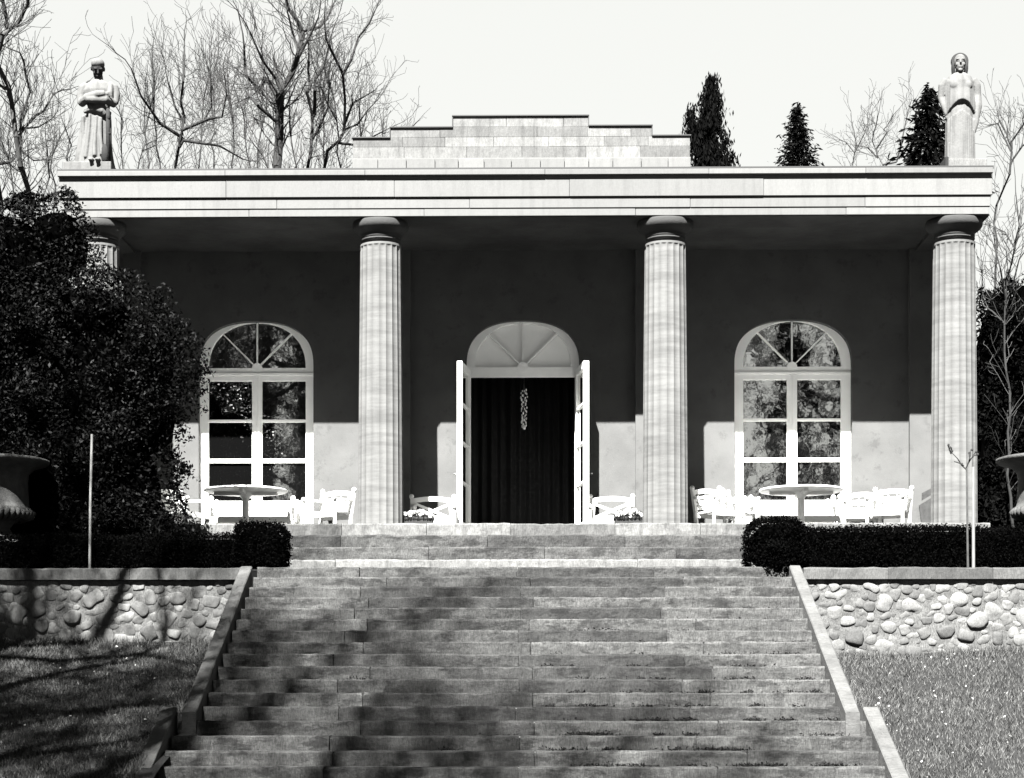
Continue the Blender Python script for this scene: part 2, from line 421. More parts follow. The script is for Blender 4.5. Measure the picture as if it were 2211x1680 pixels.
# ------------------------------------------------------------------ the pavilion
FL = E + 2.74
pav = thing('garden_pavilion', 'pale classical pavilion with four fluted columns, flat entablature and stepped attic', 'pavilion', (0, 28.6, FL))
xl_s, xr_s = WX(120, 27.4), WX(2138, 27.4)
def prow(x0, x1, pitch):
    xs = [x0]
    while xs[-1] < x1 - pitch * .7: xs.append(xs[-1] + pitch * rng.uniform(.85, 1.15))
    xs[-1] = x1 if x1 - xs[-1] < pitch * .4 else xs[-1]
    if xs[-1] != x1: xs.append(x1)
    return xs
mb = MB(); row(mb, prow(xl_s, xr_s, 1.35), 27.4, 27.62, FL - .19, FL, .012); mb.build('porch_edge', M['slab'], pav)
mb = MB(); row(mb, prow(xl_s + .1, xr_s - .1, 2.1), 27.1, 27.9, FL - .395, FL - .196, .012); mb.build('porch_step', M['step'], pav)
mb = MB(); row(mb, prow(xl_s + .1, xr_s - .1, 1.9), 26.8, 27.7, FL - .60, FL - .401, .012); mb.build('porch_step', M['step'], pav)
mb = MB(); row(mb, prow(xl_s + .1, xr_s - .1, 2.2), 26.5, 27.5, FL - .86, FL - .606, .012); mb.build('porch_step', M['slab'], pav)
MB().box(xl_s + .02, xr_s - .02, 27.6, 36, FL - .5, FL - .004).build('porch_floor', M['floor'], pav)
YW = 30.53
# columns
zs = E + 1063 * 28.19 / F                              # underside of the architrave
def column(px, first):
    cx_ = WX(px, 28.6); c = (cx_, 28.6)
    nf, per = 20, 8; zt = zs - .345
    rings = []
    for i in range(15):
        u = i / 14; z = FL - .002 + (zt - FL) * u
        r = .352 - .035 * u + .004 * math.sin(math.pi * u)
        if u == 1: depth = 0.0
        else: depth = .017
        rings.append([(c[0] + (r - depth * math.sin(math.pi * ((k % per) / per)) ** .8) * math.cos(2 * math.pi * k / (nf * per)),
                       c[1] + (r - depth * math.sin(math.pi * ((k % per) / per)) ** .8) * math.sin(2 * math.pi * k / (nf * per)), z) for k in range(nf * per)])
    # flutes end just under the neck in rounded tops
    top = rings.pop(); ins = []
    for dz, dp in ((-.085, .017), (-.06, .015), (-.045, .008), (-.035, .0)):
        r = .318
        ins.append([(c[0] + (r - dp * math.sin(math.pi * ((k % per) / per)) ** .8) * math.cos(2 * math.pi * k / (nf * per)),
                     c[1] + (r - dp * math.sin(math.pi * ((k % per) / per)) ** .8) * math.sin(2 * math.pi * k / (nf * per)), zt + dz) for k in range(nf * per)])
    rings += ins + [top]
    sh = MB().loft(rings).build('column', M['marble'], pav, smooth=False)
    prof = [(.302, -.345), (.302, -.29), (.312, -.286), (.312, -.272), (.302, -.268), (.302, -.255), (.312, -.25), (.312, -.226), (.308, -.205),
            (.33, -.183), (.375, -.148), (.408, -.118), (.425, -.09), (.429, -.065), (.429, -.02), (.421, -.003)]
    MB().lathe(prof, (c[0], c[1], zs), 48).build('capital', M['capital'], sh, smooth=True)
    return sh
for i, px in enumerate((213, 822, 1436, 2059)): column(px, i == 0)
# entablature
def bandrow(name, pxl, pxr, yf, py_t, py_b, m, pitch, back, gap=.0015, bev=.006):
    zt, zb = E + (CY - py_t) * yf / F, E + (CY - py_b) * yf / F
    mb = MB(); row(mb, prow(WX(pxl, yf), WX(pxr, yf), pitch), yf, back, zb, zt, bev, .001, gap, .32)
    return mb.build(name, m, pav), zt, zb
bandrow('architrave', 133, 2135, 28.225, 450.2, 466.5, M['entab'], 3.1, 28.95)
bandrow('architrave', 131, 2138, 28.21, 428.6, 449.2, M['entab'], 3.1, 28.95)
bandrow('frieze', 127, 2142, 28.18, 386, 424.5, M['entab'], 2.6, 28.95)
MB().box(WX(135, 28.3), WX(2135, 28.3), 28.22, 28.9, WZ(429.5, 28.18), WZ(424, 28.14)).build('architrave', M['entab'], pav)
_, zc_t, zc_b = bandrow('cornice', 123, 2144, 28.12, 365.6, 377, M['entab'], 2.4, 29.1)
MB().box(WX(128, 28.2), WX(2140, 28.2), 28.185, 28.9, WZ(387, 28.14), WZ(376.5, 28.14)).build('frieze', M['entab'], pav)
MB().box(WX(124, 28.2), WX(2143, 28.2), 28.145, 36.5, zc_t - .01, zc_t + .035).build('roof', M['coping_dark'], pav)
# side beams of the porch, ceiling and walls
xwl, xwr = WX(268, YW), WX(2050, YW)
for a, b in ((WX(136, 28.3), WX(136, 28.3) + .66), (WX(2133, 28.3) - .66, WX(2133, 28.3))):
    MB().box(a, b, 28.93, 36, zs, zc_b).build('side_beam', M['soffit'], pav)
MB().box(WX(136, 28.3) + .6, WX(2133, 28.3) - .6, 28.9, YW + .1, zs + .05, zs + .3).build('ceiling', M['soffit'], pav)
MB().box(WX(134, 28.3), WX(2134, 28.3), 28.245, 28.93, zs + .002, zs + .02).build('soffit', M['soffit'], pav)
def arch(cx, hw, zb, zsp, rise, p=2.35, n=40):
    flat = abs(zb - zsp) < 1e-6
    pts = [] if flat else [(cx - hw, zb), (cx + hw, zb)]
    for i in range(n + 1):
        a = math.pi * i / n; ca, sa = math.cos(a), math.sin(a)
        pts.append((cx + hw * math.copysign(abs(ca) ** (2 / p), ca), zsp + rise * abs(sa) ** (2 / p)))
    return pts
YF = 30.66
kz = lambda py: E + (CY - py) * YF / F
zsp = kz(793.5)
openings = []
for px, hw in ((554.7, .95), (1128.5, .93), (1709.5, .965)):
    cx_ = WX(px, YF); X, zz = W(px, 693, YW)
    Dk = YW * math.cos(PHI) - X * math.sin(PHI); kk = Dk / (YW * math.cos(PHI))
    openings.append((cx_, hw))
zsp_w = zsp
holes = [arch(cx_, hw, FL + .02, zsp_w, E + (CY - 692) * YW / F - zsp_w, 2.5) for cx_, hw in openings]
MB().plate([(xwl, FL - .3), (xwr, FL - .3), (xwr, zs + .1), (xwl, zs + .1)], holes, YW, YW + .34).build('wall', M['wall'], pav)
MB().box(xwl, xwl + .35, YW + .34, 36, FL, zs + .1).build('wall', M['wall'], pav)
MB().box(xwr - .35, xwr, YW + .34, 36, FL, zs + .1).build('wall', M['wall'], pav)
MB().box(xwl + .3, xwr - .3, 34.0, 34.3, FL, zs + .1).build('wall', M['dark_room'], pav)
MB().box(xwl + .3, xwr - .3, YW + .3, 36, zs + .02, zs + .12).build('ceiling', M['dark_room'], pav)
for a, b in ((xwl + .004, WX(305, YW)), (WX(796, YW), WX(886, YW)), (WX(1371, YW), WX(1462, YW)), (WX(1961, YW), xwr - .004)):
    MB().box(a, b, YW - .09, YW + .1, FL, zs + .049).build('pilaster', M['wall'], pav)
# windows
def window(cx_, hw, panes=True):
    o = arch(cx_, hw + .03, FL + .03, zsp, kz(686) - zsp, 2.5)
    zt = kz(695.5)
    fan = arch(cx_, .808, zsp, zsp, zt - zsp, 2.2, 32)
    hs = [fan]
    z = [kz(p) for p in (821, 905, 910, 990, 998, 1081)]
    for (a, b) in ((-.808, -.082), (.082, .808)):
        for q in range(3):
            hs.append([(cx_ + a, z[2 * q + 1]), (cx_ + b, z[2 * q + 1]), (cx_ + b, z[2 * q]), (cx_ + a, z[2 * q])])
    mb = MB().plate(o, hs, YF, YF + .07)
    zc = zsp
    for ang in (45, 90, 135):
        L = .99 if ang != 90 else zt - zsp + .01
        d = (math.cos(R(ang)), math.sin(R(ang)))
        if ang != 90:
            L = .93
        mb.bar((cx_ + d[0] * .06, YF + .03, zc + d[1] * .06), (cx_ + d[0] * L, YF + .03, zc + d[1] * L), .045, .022, (d[1], 0, -d[0]))
    mb.tube([(cx_, YF - .006, zc), (cx_, YF + .05, zc)], .085, 16)
    mb.box(cx_ - hw + .01, cx_ + hw - .01, YF - .018, YF + .01, kz(809), kz(804.5))
    for s_ in (-.028, .028):
        mb.box(cx_ + s_ - .016, cx_ + s_ + .016, YF - .016, YF + .01, FL + .05, kz(812))
    w = mb.build('window', M['white'], pav)
    MB().box(cx_ - .90, cx_ + .90, YF + .04, YF + .05, FL + .1, kz(697)).build('glass', M['glass'], w)
    return w
for i in (0, 2): window(*openings[i])
# the door: fanlight over two leaves folded outwards
cx_, hw = openings[1]
o = arch(cx_, hw + .03, kz(814.5), zsp, kz(690) - zsp, 2.5)
fan = arch(cx_, .79, zsp + .0, zsp, kz(699) - zsp, 2.3, 32)
mb = MB().plate(o, [fan], YF - .02, YF + .05)
for ang in (45, 90, 135):
    d = (math.cos(R(ang)), math.sin(R(ang))); L = .92 if ang != 90 else kz(699) - zsp
    mb.bar((cx_ + d[0] * .06, YF + .01, zsp + d[1] * .06), (cx_ + d[0] * L, YF + .01, zsp + d[1] * L), .045, .025, (d[1], 0, -d[0]))
mb.tube([(cx_, YF - .03, zsp), (cx_, YF + .04, zsp)], .09, 16)
for s_ in (-1, 1):
    mb.box(cx_ + s_ * .895 - .035, cx_ + s_ * .895 + .035, YF - .02, YF + .06, FL + .0, kz(815))
dfr = mb.build('door_frame', M['white'], pav)
MB().plate(arch(cx_, .85, zsp - .05, zsp, kz(697) - zsp, 2.4, 32), [], YF + .052, YF + .07).build('fanlight_panel', M['panel'], dfr)
for s_ in (-1, 1):
    hx, hy = cx_ + s_ * .90, YW - .02
    ang = math.atan2(-.83, s_ * .115)
    wL, hL = .84, WZ(779, 29.67) - FL - .03
    hs = []
    ps = [.16, .90, 1.64, 2.20, hL - .10]
    ps = [.22, .88, 1.52, 2.14, hL - .09]
    for a, b in zip(ps, ps[1:]): hs.append([(.09, a + .012), (wL - .09, a + .012), (wL - .09, b - .012), (.09, b - .012)])
    tf = Matrix.Translation((hx, hy, FL + .03)) @ Matrix.Rotation(ang, 4, 'Z')
    lf = MB().plate([(0, 0), (wL, 0), (wL, hL), (0, hL)], hs, -.04, .04, tf).build('door_leaf', M['white'], pav)
    MB().plate([(.08, .2), (wL - .08, .2), (wL - .08, hL - .08), (.08, hL - .08)], [], -.006, .006, tf).build('glass', M['glass'], lf)
    mb = MB(); p = tf @ Vector((wL - .045, s_ * .06, 1.0)); q = tf @ Vector((wL - .045, s_ * .10, 1.0)); e = tf @ Vector((wL - .16, s_ * .10, 1.0))
    mb.tube([p, q, e], .012, 8).build('door_handle', M['metal'], lf)
# stepped attic
YA = 29.7
def az(py): return WZ(py, YA)
out_px = [(762, 360), (762, 298), (842, 298), (842, 276), (977, 276), (977, 252), (1270, 252), (1270, 271.5), (1407, 271.5), (1407, 293), (1489, 293), (1489, 360)]
mb = MB()
levels = [(343, 317, 762, 1489), (317, 296, 762, 1489), (296, 274, 842, 1407), (274, 252, 977, 1270)]
for i, (b, t_, l, r) in enumerate(levels):
    row(mb, prow(WX(l, YA), WX(r, YA), .8 if i else .9), YA, YA + .45, az(b), az(t_), .004, .002, .0012, .2)
attic = mb.build('attic_wall', M['attic'], pav)
mb = MB(); row(mb, prow(WX(760, YA - .1), WX(1491, YA - .1), .41), YA - .12, YA + .4, zc_t, az(347), .004, .002, .004, .2)
MB().box(WX(761, YA), WX(1490, YA), YA - .05, YA + .42, az(352), az(342.5)).build('attic_base', M['entab'], attic)
mb.build('attic_plinth', M['entab'], attic)
mb = MB()
for l, r, p in ((760, 842, 297), (840.5, 977, 275), (975.5, 1271.5, 251), (1270, 1408.5, 273), (1407, 1491, 295)):
    mb.box(WX(l, YA), WX(r, YA), YA - .03, YA + .48, az(p + .6), az(p - 1.6))
mb.box(WX(840.6, YA), WX(842.6, YA), YA - .02, YA + .48, az(298), az(276.2)); mb.box(WX(975.6, YA), WX(977.6, YA), YA - .02, YA + .48, az(276), az(252.2))
mb.box(WX(1269.6, YA), WX(1271.4, YA), YA - .02, YA + .48, az(273), az(252.2)); mb.box(WX(1406.6, YA), WX(1408.4, YA), YA - .02, YA + .48, az(295), az(274.2))
mb.build('coping', M['coping_dark'], attic)

# curtain and chandelier inside
V = []; Fc = []; n = 160
xa, xb = WX(985, 31.9), WX(1272, 31.9)
for i in range(n + 1):
    x = xa + (xb - xa) * i / n; y = 31.9 + .05 * math.sin(i * .55) + .03 * math.sin(i * .23 + 1)
    V += [(x, y, FL + .02), (x, y, FL + 3.1)]
for i in range(n): Fc.append((2 * i, 2 * i + 2, 2 * i + 3, 2 * i + 1))
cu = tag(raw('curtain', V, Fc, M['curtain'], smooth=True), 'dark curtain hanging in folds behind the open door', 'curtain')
sm = cu.modifiers.new("thick", 'SOLIDIFY'); sm.thickness = .01
cxh, _ = W(1131, 880, 31.2); zt, zb = WZ(842, 31.2), WZ(924, 31.2)
ch = thing('chandelier', 'slender crystal chandelier hanging in the dark open doorway', 'chandelier', (cxh, 31.2, zt))
MB().tube([(cxh, 31.2, zt + .5), (cxh, 31.2, zb + .1)], .006, 6).build('stem', M['metal'], ch)
mb = MB()
for i in range(46):
    u = i / 45; z = zt + (zb - zt) * u; rr = .035 + .03 * math.sin(u * 9) ** 2 * (1 - u)
    a = i * 2.4; s_ = .012 + .01 * rng.random()
    mb.blob((cxh + rr * math.cos(a), 31.2 + rr * math.sin(a), z), (s_ * .8, s_ * .8, s_ * 1.5), 1)
mb.blob((cxh, 31.2, zb + .01), (.028, .028, .04), 2)
mb.build('crystals', M['crystal'], ch)

# ------------------------------------------------------------------ statues
def ring(cx, cy, z, a, b, n=72, fold=0.0, nf=11, ph=0.0, zf=None):
    o = []
    for k in range(n):
        t = 2 * math.pi * k / n
        w = 1 + fold * (math.sin(nf * t + ph) + .5 * math.sin((nf * 2 + 3) * t + 1.7 * ph))
        x = cx + a * math.cos(t) * w; y = cy + b * math.sin(t) * w
        o.append((x, y, z if zf is None else z + zf(x - cx, y - cy)))
    return o
def finish(mb, name, m, parent, voxel=.011):
    o = mb.build(name, m, parent, smooth=True)
    r = o.modifiers.new("one skin", 'REMESH'); r.mode = 'VOXEL'; r.voxel_size = voxel; r.use_smooth_shade = True
    s_ = o.modifiers.new("soft", 'SMOOTH'); s_.iterations = 2; s_.factor = .4
    return o
def hand(mb, p, d, side, s_=1.0):
    p = Vector(p); d = Vector(d).normalized(); u = Vector(side).normalized()
    mb.blob(p + d * .035 * s_, (.034 * s_, .026 * s_, .034 * s_), 2)
    for i, L in enumerate((.062, .072, .066, .05)):
        b0 = p + d * .05 * s_ + u * (i - 1.5) * .019 * s_
        mb.tube([b0, b0 + d * L * .55 * s_, b0 + d * L * s_ + Vector((0, 0, -.018))], [.011 * s_, .010 * s_, .008 * s_], 7)
    mb.tube([p + u * -.03 * s_, p + d * .035 * s_ + u * -.05 * s_], [.012 * s_, .009 * s_], 7)
def head(mb, c, tilt, yaw, s_=1.0):
    m = Matrix.Rotation(yaw, 3, 'Z') @ Matrix.Rotation(tilt, 3, 'X')     # face looks along -Y
    c = Vector(c)
    def at(x, y, z): return c + m @ Vector((x * s_, y * s_, z * s_))
    mb.blob(at(0, .01, .03), (.096 * s_, .115 * s_, .115 * s_), 3, rot=m)          # skull
    mb.blob(at(0, -.035, -.05), (.072 * s_, .075 * s_, .095 * s_), 3, rot=m)       # jaw
    mb.tube([at(0, -.10, .035), at(0, -.132, -.02)], [.010 * s_, .019 * s_], 8)    # nose
    for x in (-1, 1):
        mb.blob(at(x * .038, -.095, .045), (.034 * s_, .018 * s_, .010 * s_), 2, rot=m)   # brow
        mb.blob(at(x * .038, -.088, .02), (.018 * s_, .014 * s_, .010 * s_), 2, rot=m)    # eye
        mb.blob(at(x * .097, .015, 0), (.014 * s_, .026 * s_, .038 * s_), 2, rot=m)       # ear
        mb.blob(at(x * .045, -.078, -.03), (.03 * s_, .025 * s_, .03 * s_), 2, rot=m)     # cheek
    mb.blob(at(0, -.108, -.062), (.032 * s_, .014 * s_, .009 * s_), 2, rot=m)      # lips
    mb.blob(at(0, -.105, -.08), (.026 * s_, .014 * s_, .009 * s_), 2, rot=m)
    mb.blob(at(0, -.095, -.12), (.034 * s_, .028 * s_, .026 * s_), 2, rot=m)       # chin
    return at
YS = 28.42
zb_s = zc_t + .04
# --- the draped man with folded arms
bx, _ = W(213, 300, YS); z0 = WZ(350, YS - .13)
st = thing('stone_statue', 'stone statue of a draped man with folded arms and bowed dark head', 'statue', (bx, YS, zb_s), 'statues on the roof corners')
def P(x, y, z): return (bx + x, YS + y, z0 + z)
mb = MB()
mb.loft([ring(bx - .035, YS + .02, z0 - .02, .275, .22, fold=.045, nf=9, ph=.3), ring(bx - .045, YS + .02, z0 + .10, .255, .20, fold=.05, nf=9, ph=.4),
         ring(bx - .025, YS, z0 + .35, .215, .17, fold=.055, nf=9, ph=.7), ring(bx - .01, YS, z0 + .62, .20, .155, fold=.05, nf=9, ph=1.1),
         ring(bx, YS, z0 + .78, .185, .145, fold=.035, nf=9, ph=1.3), ring(bx, YS, z0 + .88, .165, .13, fold=.01), ring(bx, YS, z0 + 1.0, .19, .14), ring(bx, YS - .005, z0 + 1.15, .225, .15),
         ring(bx, YS, z0 + 1.25, .20, .125), ring(bx, YS, z0 + 1.31, .10, .085)])
for i, (a, b) in enumerate((((-.22, -.10, .74), (-.26, -.02, .05)), ((-.12, -.155, .76), (-.15, -.17, .08)), ((-.02, -.16, .72), (.0, -.19, .1)), ((.07, -.155, .70), (.10, -.18, .12)))):
    m_ = [(a[0] + (b[0] - a[0]) * u + .02 * math.sin(3 * u + i), a[1] + (b[1] - a[1]) * u, a[2] + (b[2] - a[2]) * u) for u in (0, .25, .5, .75, 1)]
    mb.tube([P(*q) for q in m_], [.018, .024, .028, .032, .034], 8)
mb.tube([P(-.20, -.1, .80), P(-.05, -.17, .835), P(.08, -.17, .80), P(.2, -.08, .77)], [.03, .04, .05, .04], 10)      # rolled edge of the drapery
mb.tube([P(-.2, -.05, .76), P(-.24, 0, .5), P(-.29, .02, .2), P(-.33, .04, .0)], [.05, .06, .07, .06], 10)             # cloth falling behind
for s_ in (-1, 1):
    mb.tube([P(s_ * .17, 0, 1.245), P(s_ * .235, -.005, 1.19), P(s_ * .265, -.02, 1.08), P(s_ * .255, -.05, .95)], [.07, .08, .072, .062], 12)
mb.tube([P(-.255, -.05, .95), P(-.13, -.21, .985), P(.06, -.27, 1.02), P(.15, -.25, 1.035)], [.064, .068, .062, .05], 12)
mb.tube([P(.255, -.05, .94), P(.15, -.22, .955), P(-.02, -.255, .945), P(-.12, -.24, .955)], [.064, .068, .06, .048], 12)
hand(mb, P(.14, -.255, 1.03), (1, .2, .05), (0, -.2, 1)); hand(mb, P(-.11, -.245, .955), (-1, .2, .1), (0, -.2, 1))
mb.tube([P(.02, -.12, .90), P(.09, -.14, .80), P(.13, -.13, .74)], [.09, .075, .045], 12)                               # cloth gathered under the arms
mb.tube([P(.17, .06, 1.29), P(.20, -.09, 1.20), P(.20, -.13, 1.08), P(.2, -.13, .98)], [.035, .045, .05, .05], 10)     # cloak over the shoulder
mb.tube([P(0, .02, 1.26), P(0, -.02, 1.40)], [.075, .065], 14)
for x, y in ((-.06, -.22), (.04, -.23)):
    mb.blob(P(x, y, .03), (.042, .09, .035), 2)
    for q in range(5): mb.blob(P(x - .03 + .015 * q, y - .085 + .006 * abs(q - 1), .018), (.009, .018, .012), 1)
body = finish(mb, 'figure', M['statue'], st)
mb = MB(); at = head(mb, P(0, -.055, 1.47), R(38), R(14))
mb.tube([P(0, .0, 1.32), P(0, -.025, 1.42)], [.062, .06], 12)
finish(mb, 'head', M['statue_dark'], st, .009)  # face shade painted by the dark stone
mb = MB(); mb.blob(at(0, .02, .075), (.101, .122, .088), 3, .012); 
mb.build('hair', M['statue'], st, smooth=True)
mb = MB(); mb.tube([P(.18, -.17, .84), P(.182, -.17, .5), P(.19, -.17, .0)], [.028, .032, .042], 12)
for z in (.7, .45, .2): mb.blob(P(.186, -.17, z), (.034, .034, .05), 2, .1)
mb.blob(P(.14, -.15, .13), (.075, .07, .15), 2, .08)
mb.build('tree_stump_support', M['statue_dark'], st, smooth=True)
MB().box(WX(145, YS), WX(247, YS), YS - .24, YS + .27, zb_s - .03, z0 + .004, .01).build('plinth', M['statue'], st)
# --- the draped woman
bx, _ = W(2071, 300, YS); z0 = W(2071, 344, YS - .25)[1]
st2 = thing('stone_statue', 'stone statue of a standing woman in a long pleated robe with arms lowered', 'statue', (bx, YS, zb_s), 'statues on the roof corners')
mb = MB()
mb.loft([ring(bx, YS, z0 - .02, .225, .17, fold=.03, nf=13), ring(bx, YS, z0 + .3, .215, .165, fold=.035, nf=13, ph=.1), ring(bx, YS, z0 + .6, .21, .16, fold=.03, nf=13, ph=.2),
         ring(bx, YS, z0 + .8, .20, .15, fold=.02, nf=13, ph=.3), ring(bx, YS, z0 + .95, .16, .125, fold=.01, nf=13), ring(bx, YS, z0 + 1.1, .17, .13)], True)
zf = lambda x, y: -.20 * min(1, (abs(x) / .22)) ** 2
mb.loft([ring(bx, YS - .01, z0 + .935, .225, .19, fold=.025, nf=10, zf=zf), ring(bx, YS - .005, z0 + 1.0, .228, .185, fold=.03, nf=10, zf=lambda x, y: .5 * zf(x, y)), ring(bx, YS, z0 + 1.12, .215, .165, fold=.025, nf=10),
         ring(bx, YS, z0 + 1.24, .215, .155, fold=.01, nf=10), ring(bx, YS, z0 + 1.33, .175, .12), ring(bx, YS, z0 + 1.385, .09, .08)])
for s_ in (-1, 1): mb.blob(P(s_ * .085, -.105, 1.17), (.085, .055, .08), 3)
mb.tube([P(-.2, .0, 1.29), P(-.255, .02, 1.2), P(-.27, .04, 1.02), P(-.245, .0, .90), P(-.20, -.03, .74)], [.06, .068, .056, .046, .038], 12)
mb.tube([P(.2, .0, 1.29), P(.255, .01, 1.2), P(.275, .02, 1.03), P(.285, -.01, .88), P(.255, -.04, .70)], [.06, .07, .062, .056, .042], 12)
mb.tube([P(.27, .02, 1.1), P(.265, -.03, .9), P(.235, -.06, .6), P(.2, -.07, .45)], [.05, .05, .04, .025], 10)          # cloth over the arm
hand(mb, P(-.20, -.03, .74), (.1, 0, -1), (.3, -1, 0)); hand(mb, P(.255, -.04, .70), (-.1, 0, -1), (-.3, -1, 0))
for i in range(13):
    x = -.19 + .032 * i; y = -.162 * math.sqrt(max(0, 1 - (x / .235) ** 2))
    mb.tube([P(x, y, .78 - abs(x) * .6), P(x * 1.03, y - .006, .4), P(x * 1.06, y - .01, 0)], [.008, .012, .014], 7)
finish(mb, 'figure', M['statue'], st2)
mb = MB(); at = head(mb, P(-.005, -.03, 1.525), R(4), R(-6), 1.0)
mb.tube([P(0, .01, 1.34), P(0, -.005, 1.46)], [.066, .058], 14)
finish(mb, 'head', M['statue'], st2, .008)
mb = MB()
for i in range(26):                                           # long hair framing the face
    a = R(-28) + R(236) * i / 25
    r_ = .105
    p0 = at(r_ * math.cos(a) * .98, .035, .035 + r_ * math.sin(a)); p1 = at(r_ * math.cos(a), -.03, .03 + r_ * math.sin(a) * .98)
    mb.tube([p0, p1], [.03, .022], 8)
for s_ in (-1, 1):
    mb.tube([at(s_ * .10, -.01, .02), at(s_ * .098, .0, -.08), at(s_ * .085, .02, -.17), at(s_ * .08, .03, -.21)], [.028, .03, .032, .03], 10)
mb.blob(at(0, .05, .04), (.108, .10, .115), 3)
mb.build('hair', M['statue_dark'], st2, smooth=True)
MB().box(WX(2039, YS), WX(2121, YS), YS - .26, YS + .27, zb_s - .03, z0 + .006, .008).build('plinth', M['attic'], st2)
MB().box(WX(2034, YS), WX(2041, YS), YS - .20, YS + .2, zb_s - .03, z0 + .06, .01).build('plinth_stub', M['statue_dark'], st2)

# ------------------------------------------------------------------ garden furniture
def rail(mb, pts, w, h):
    for a, b in zip(pts, pts[1:]): mb.bar(a, b, w, h)
def armchair(label, group, back='cross', w=.60, h=.80, seat=.40):
    """front faces -Y, built round the origin"""
    t = thing('garden_armchair', label, 'chair', (0, 0, 0), group)
    hw = w / 2
    for sx in (-1, 1):
        MB().tube([(sx * hw, -.27, 0), (sx * hw, -.27, seat + .2)], .026, 8).build('leg', M['white2'], t)
        mb = MB(); mb.bar((sx * hw, .23, 0), (sx * hw, .25, seat), .05, .05); mb.bar((sx * hw, .25, seat), (sx * (hw + .01), .33, h - .03), .05, .05)
        mb.blob((sx * (hw + .012), .335, h - .005), (.04, .04, .045), 2); mb.build('leg', M['white2'], t)
        mb = MB(); mb.bar((sx * hw, -.30, seat + .21), (sx * hw, .29, seat + .23), .06, .035); mb.blob((sx * hw, -.30, seat + .205), (.036, .036, .036), 2); mb.build('armrest', M['white2'], t)
    mb = MB()
    for i in range(7): mb.box(-hw + .02, hw - .02, -.29 + .078 * i, -.29 + .078 * i + .062, seat - .025, seat)
    mb.box(-hw + .02, hw - .02, -.30, -.27, seat - .09, seat - .026); mb.box(-hw + .02, hw - .02, .2, .23, seat - .09, seat - .026)
    mb.build('seat', M['white2'], t)
    mb = MB(); z0_, z1_ = seat + .03, h - .05
    yb_ = lambda z: .25 + (z - seat) / (h - seat) * .08
    crest = [(-hw + (w * i / 8), yb_(h - .06), h - .075 + .035 * math.sin(math.pi * i / 8)) for i in range(9)]
    for a, b in zip(crest, crest[1:]): mb.bar(a, b, .035, .075)
    mb.bar((-hw, yb_(seat + .07), seat + .07), (hw, yb_(seat + .07), seat + .07), .035, .05)
    zt_, zb_ = h - .11, seat + (.06 if back == 'cross' else .09)
    if back == 'cross':
        mb.bar((-hw + .02, yb_(zt_), zt_), (hw - .02, yb_(zb_), zb_), .03, .042); mb.bar((hw - .02, yb_(zt_) + .004, zt_), (-hw + .02, yb_(zb_) + .004, zb_), .03, .042)
        for sx in (-1, 1):
            mb.bar((sx * (hw - .05), yb_(zt_), zt_ - .02), (sx * (hw - .03), yb_(zb_), zb_), .03, .05)
        mb.bar((-hw * .55, yb_(zb_), zb_ + .02), (hw * .55, yb_(zb_), zb_ + .02), .03, .06)
    else:
        for i in range(3):
            z = zb_ + (zt_ - zb_) * (i + .7) / 3.4; mb.bar((-hw, yb_(z), z), (hw, yb_(z), z), .022, .035)
        for i in range(4):
            x = -hw + w * (i + .5) / 4; mb.bar((x, yb_(zb_) - .003, zb_), (x, yb_(zt_) - .003, zt_), .02, .03)
    mb.build('backrest', M['white2'], t)
    return t
def bench(label, group, w=1.35, h=.68, seat=.36):
    t = thing('garden_bench', label, 'bench', (0, 0, 0), group); hw = w / 2
    for sx in (-1, 1):
        MB().tube([(sx * hw, -.25, 0), (sx * hw, -.25, seat + .18)], .028, 8).build('leg', M['white2'], t)
        mb = MB(); mb.bar((sx * hw, .22, 0), (sx * hw, .24, seat), .05, .05); mb.bar((sx * hw, .24, seat), (sx * hw, .32, h), .05, .05)
        mb.blob((sx * hw, .325, h + .03), (.045, .045, .055), 2); mb.build('leg', M['white2'], t)
        MB().bar((sx * hw, -.28, seat + .19), (sx * hw, .28, seat + .21), .06, .035).build('armrest', M['white2'], t)
    mb = MB()
    for i in range(7): mb.box(-hw + .02, hw - .02, -.28 + .075 * i, -.28 + .075 * i + .06, seat - .025, seat)
    mb.box(-hw, hw, -.29, -.26, seat - .10, seat - .026); mb.build('seat', M['white2'], t)
    mb = MB()
    mb.box(-hw, hw, .30, .33, h - .17, h - .03)
    for i in range(6):
        x0_ = -hw + w * i / 6; x1_ = x0_ + w / 6; xm = (x0_ + x1_) / 2
        pts_ = [(x0_ + (x1_ - x0_) * u, .285, seat + .07 + .07 * math.sin(math.pi * u)) for u in (0, .2, .4, .6, .8, 1)]
        for a, b in zip(pts_, pts_[1:]): mb.bar(a, b, .025, .035)
        mb.bar((xm, .29, seat + .05), (xm, .31, h - .16), .03, .06)
    mb.bar((-hw, .28, seat + .06), (hw, .28, seat + .06), .03, .05)
    mb.build('backrest', M['white2'], t); return t
def table(label, group, r=.66, h=.72):
    t = thing('garden_table', label, 'table', (0, 0, 0), group)
    MB().lathe([(r - .02, -.035), (r, -.025), (r, -.008), (r - .01, 0)], (0, 0, h), 56).build('tabletop', M['white2'], t, smooth=False)
    mb = MB(); mb.lathe([(.10, 0), (.10, .02), (.055, .05), (.055, h - .14), (.11, h - .06), (.16, h - .037)], (0, 0, 0), 20)
    for a in (0, 90): mb.box(-.5 if a == 0 else -.03, .5 if a == 0 else .03, -.03 if a == 0 else -.5, .03 if a == 0 else .5, h - .085, h - .037)
    mb.build('pedestal', M['white2'], t)
    mb = MB()
    for a in range(4):
        d = Vector((math.cos(R(45 + 90 * a)), math.sin(R(45 + 90 * a)), 0)); mb.bar(d * .05 + Vector((0, 0, .06)), d * .42 + Vector((0, 0, .03)), .06, .05)
    mb.build('foot', M['white2'], t)
    return t
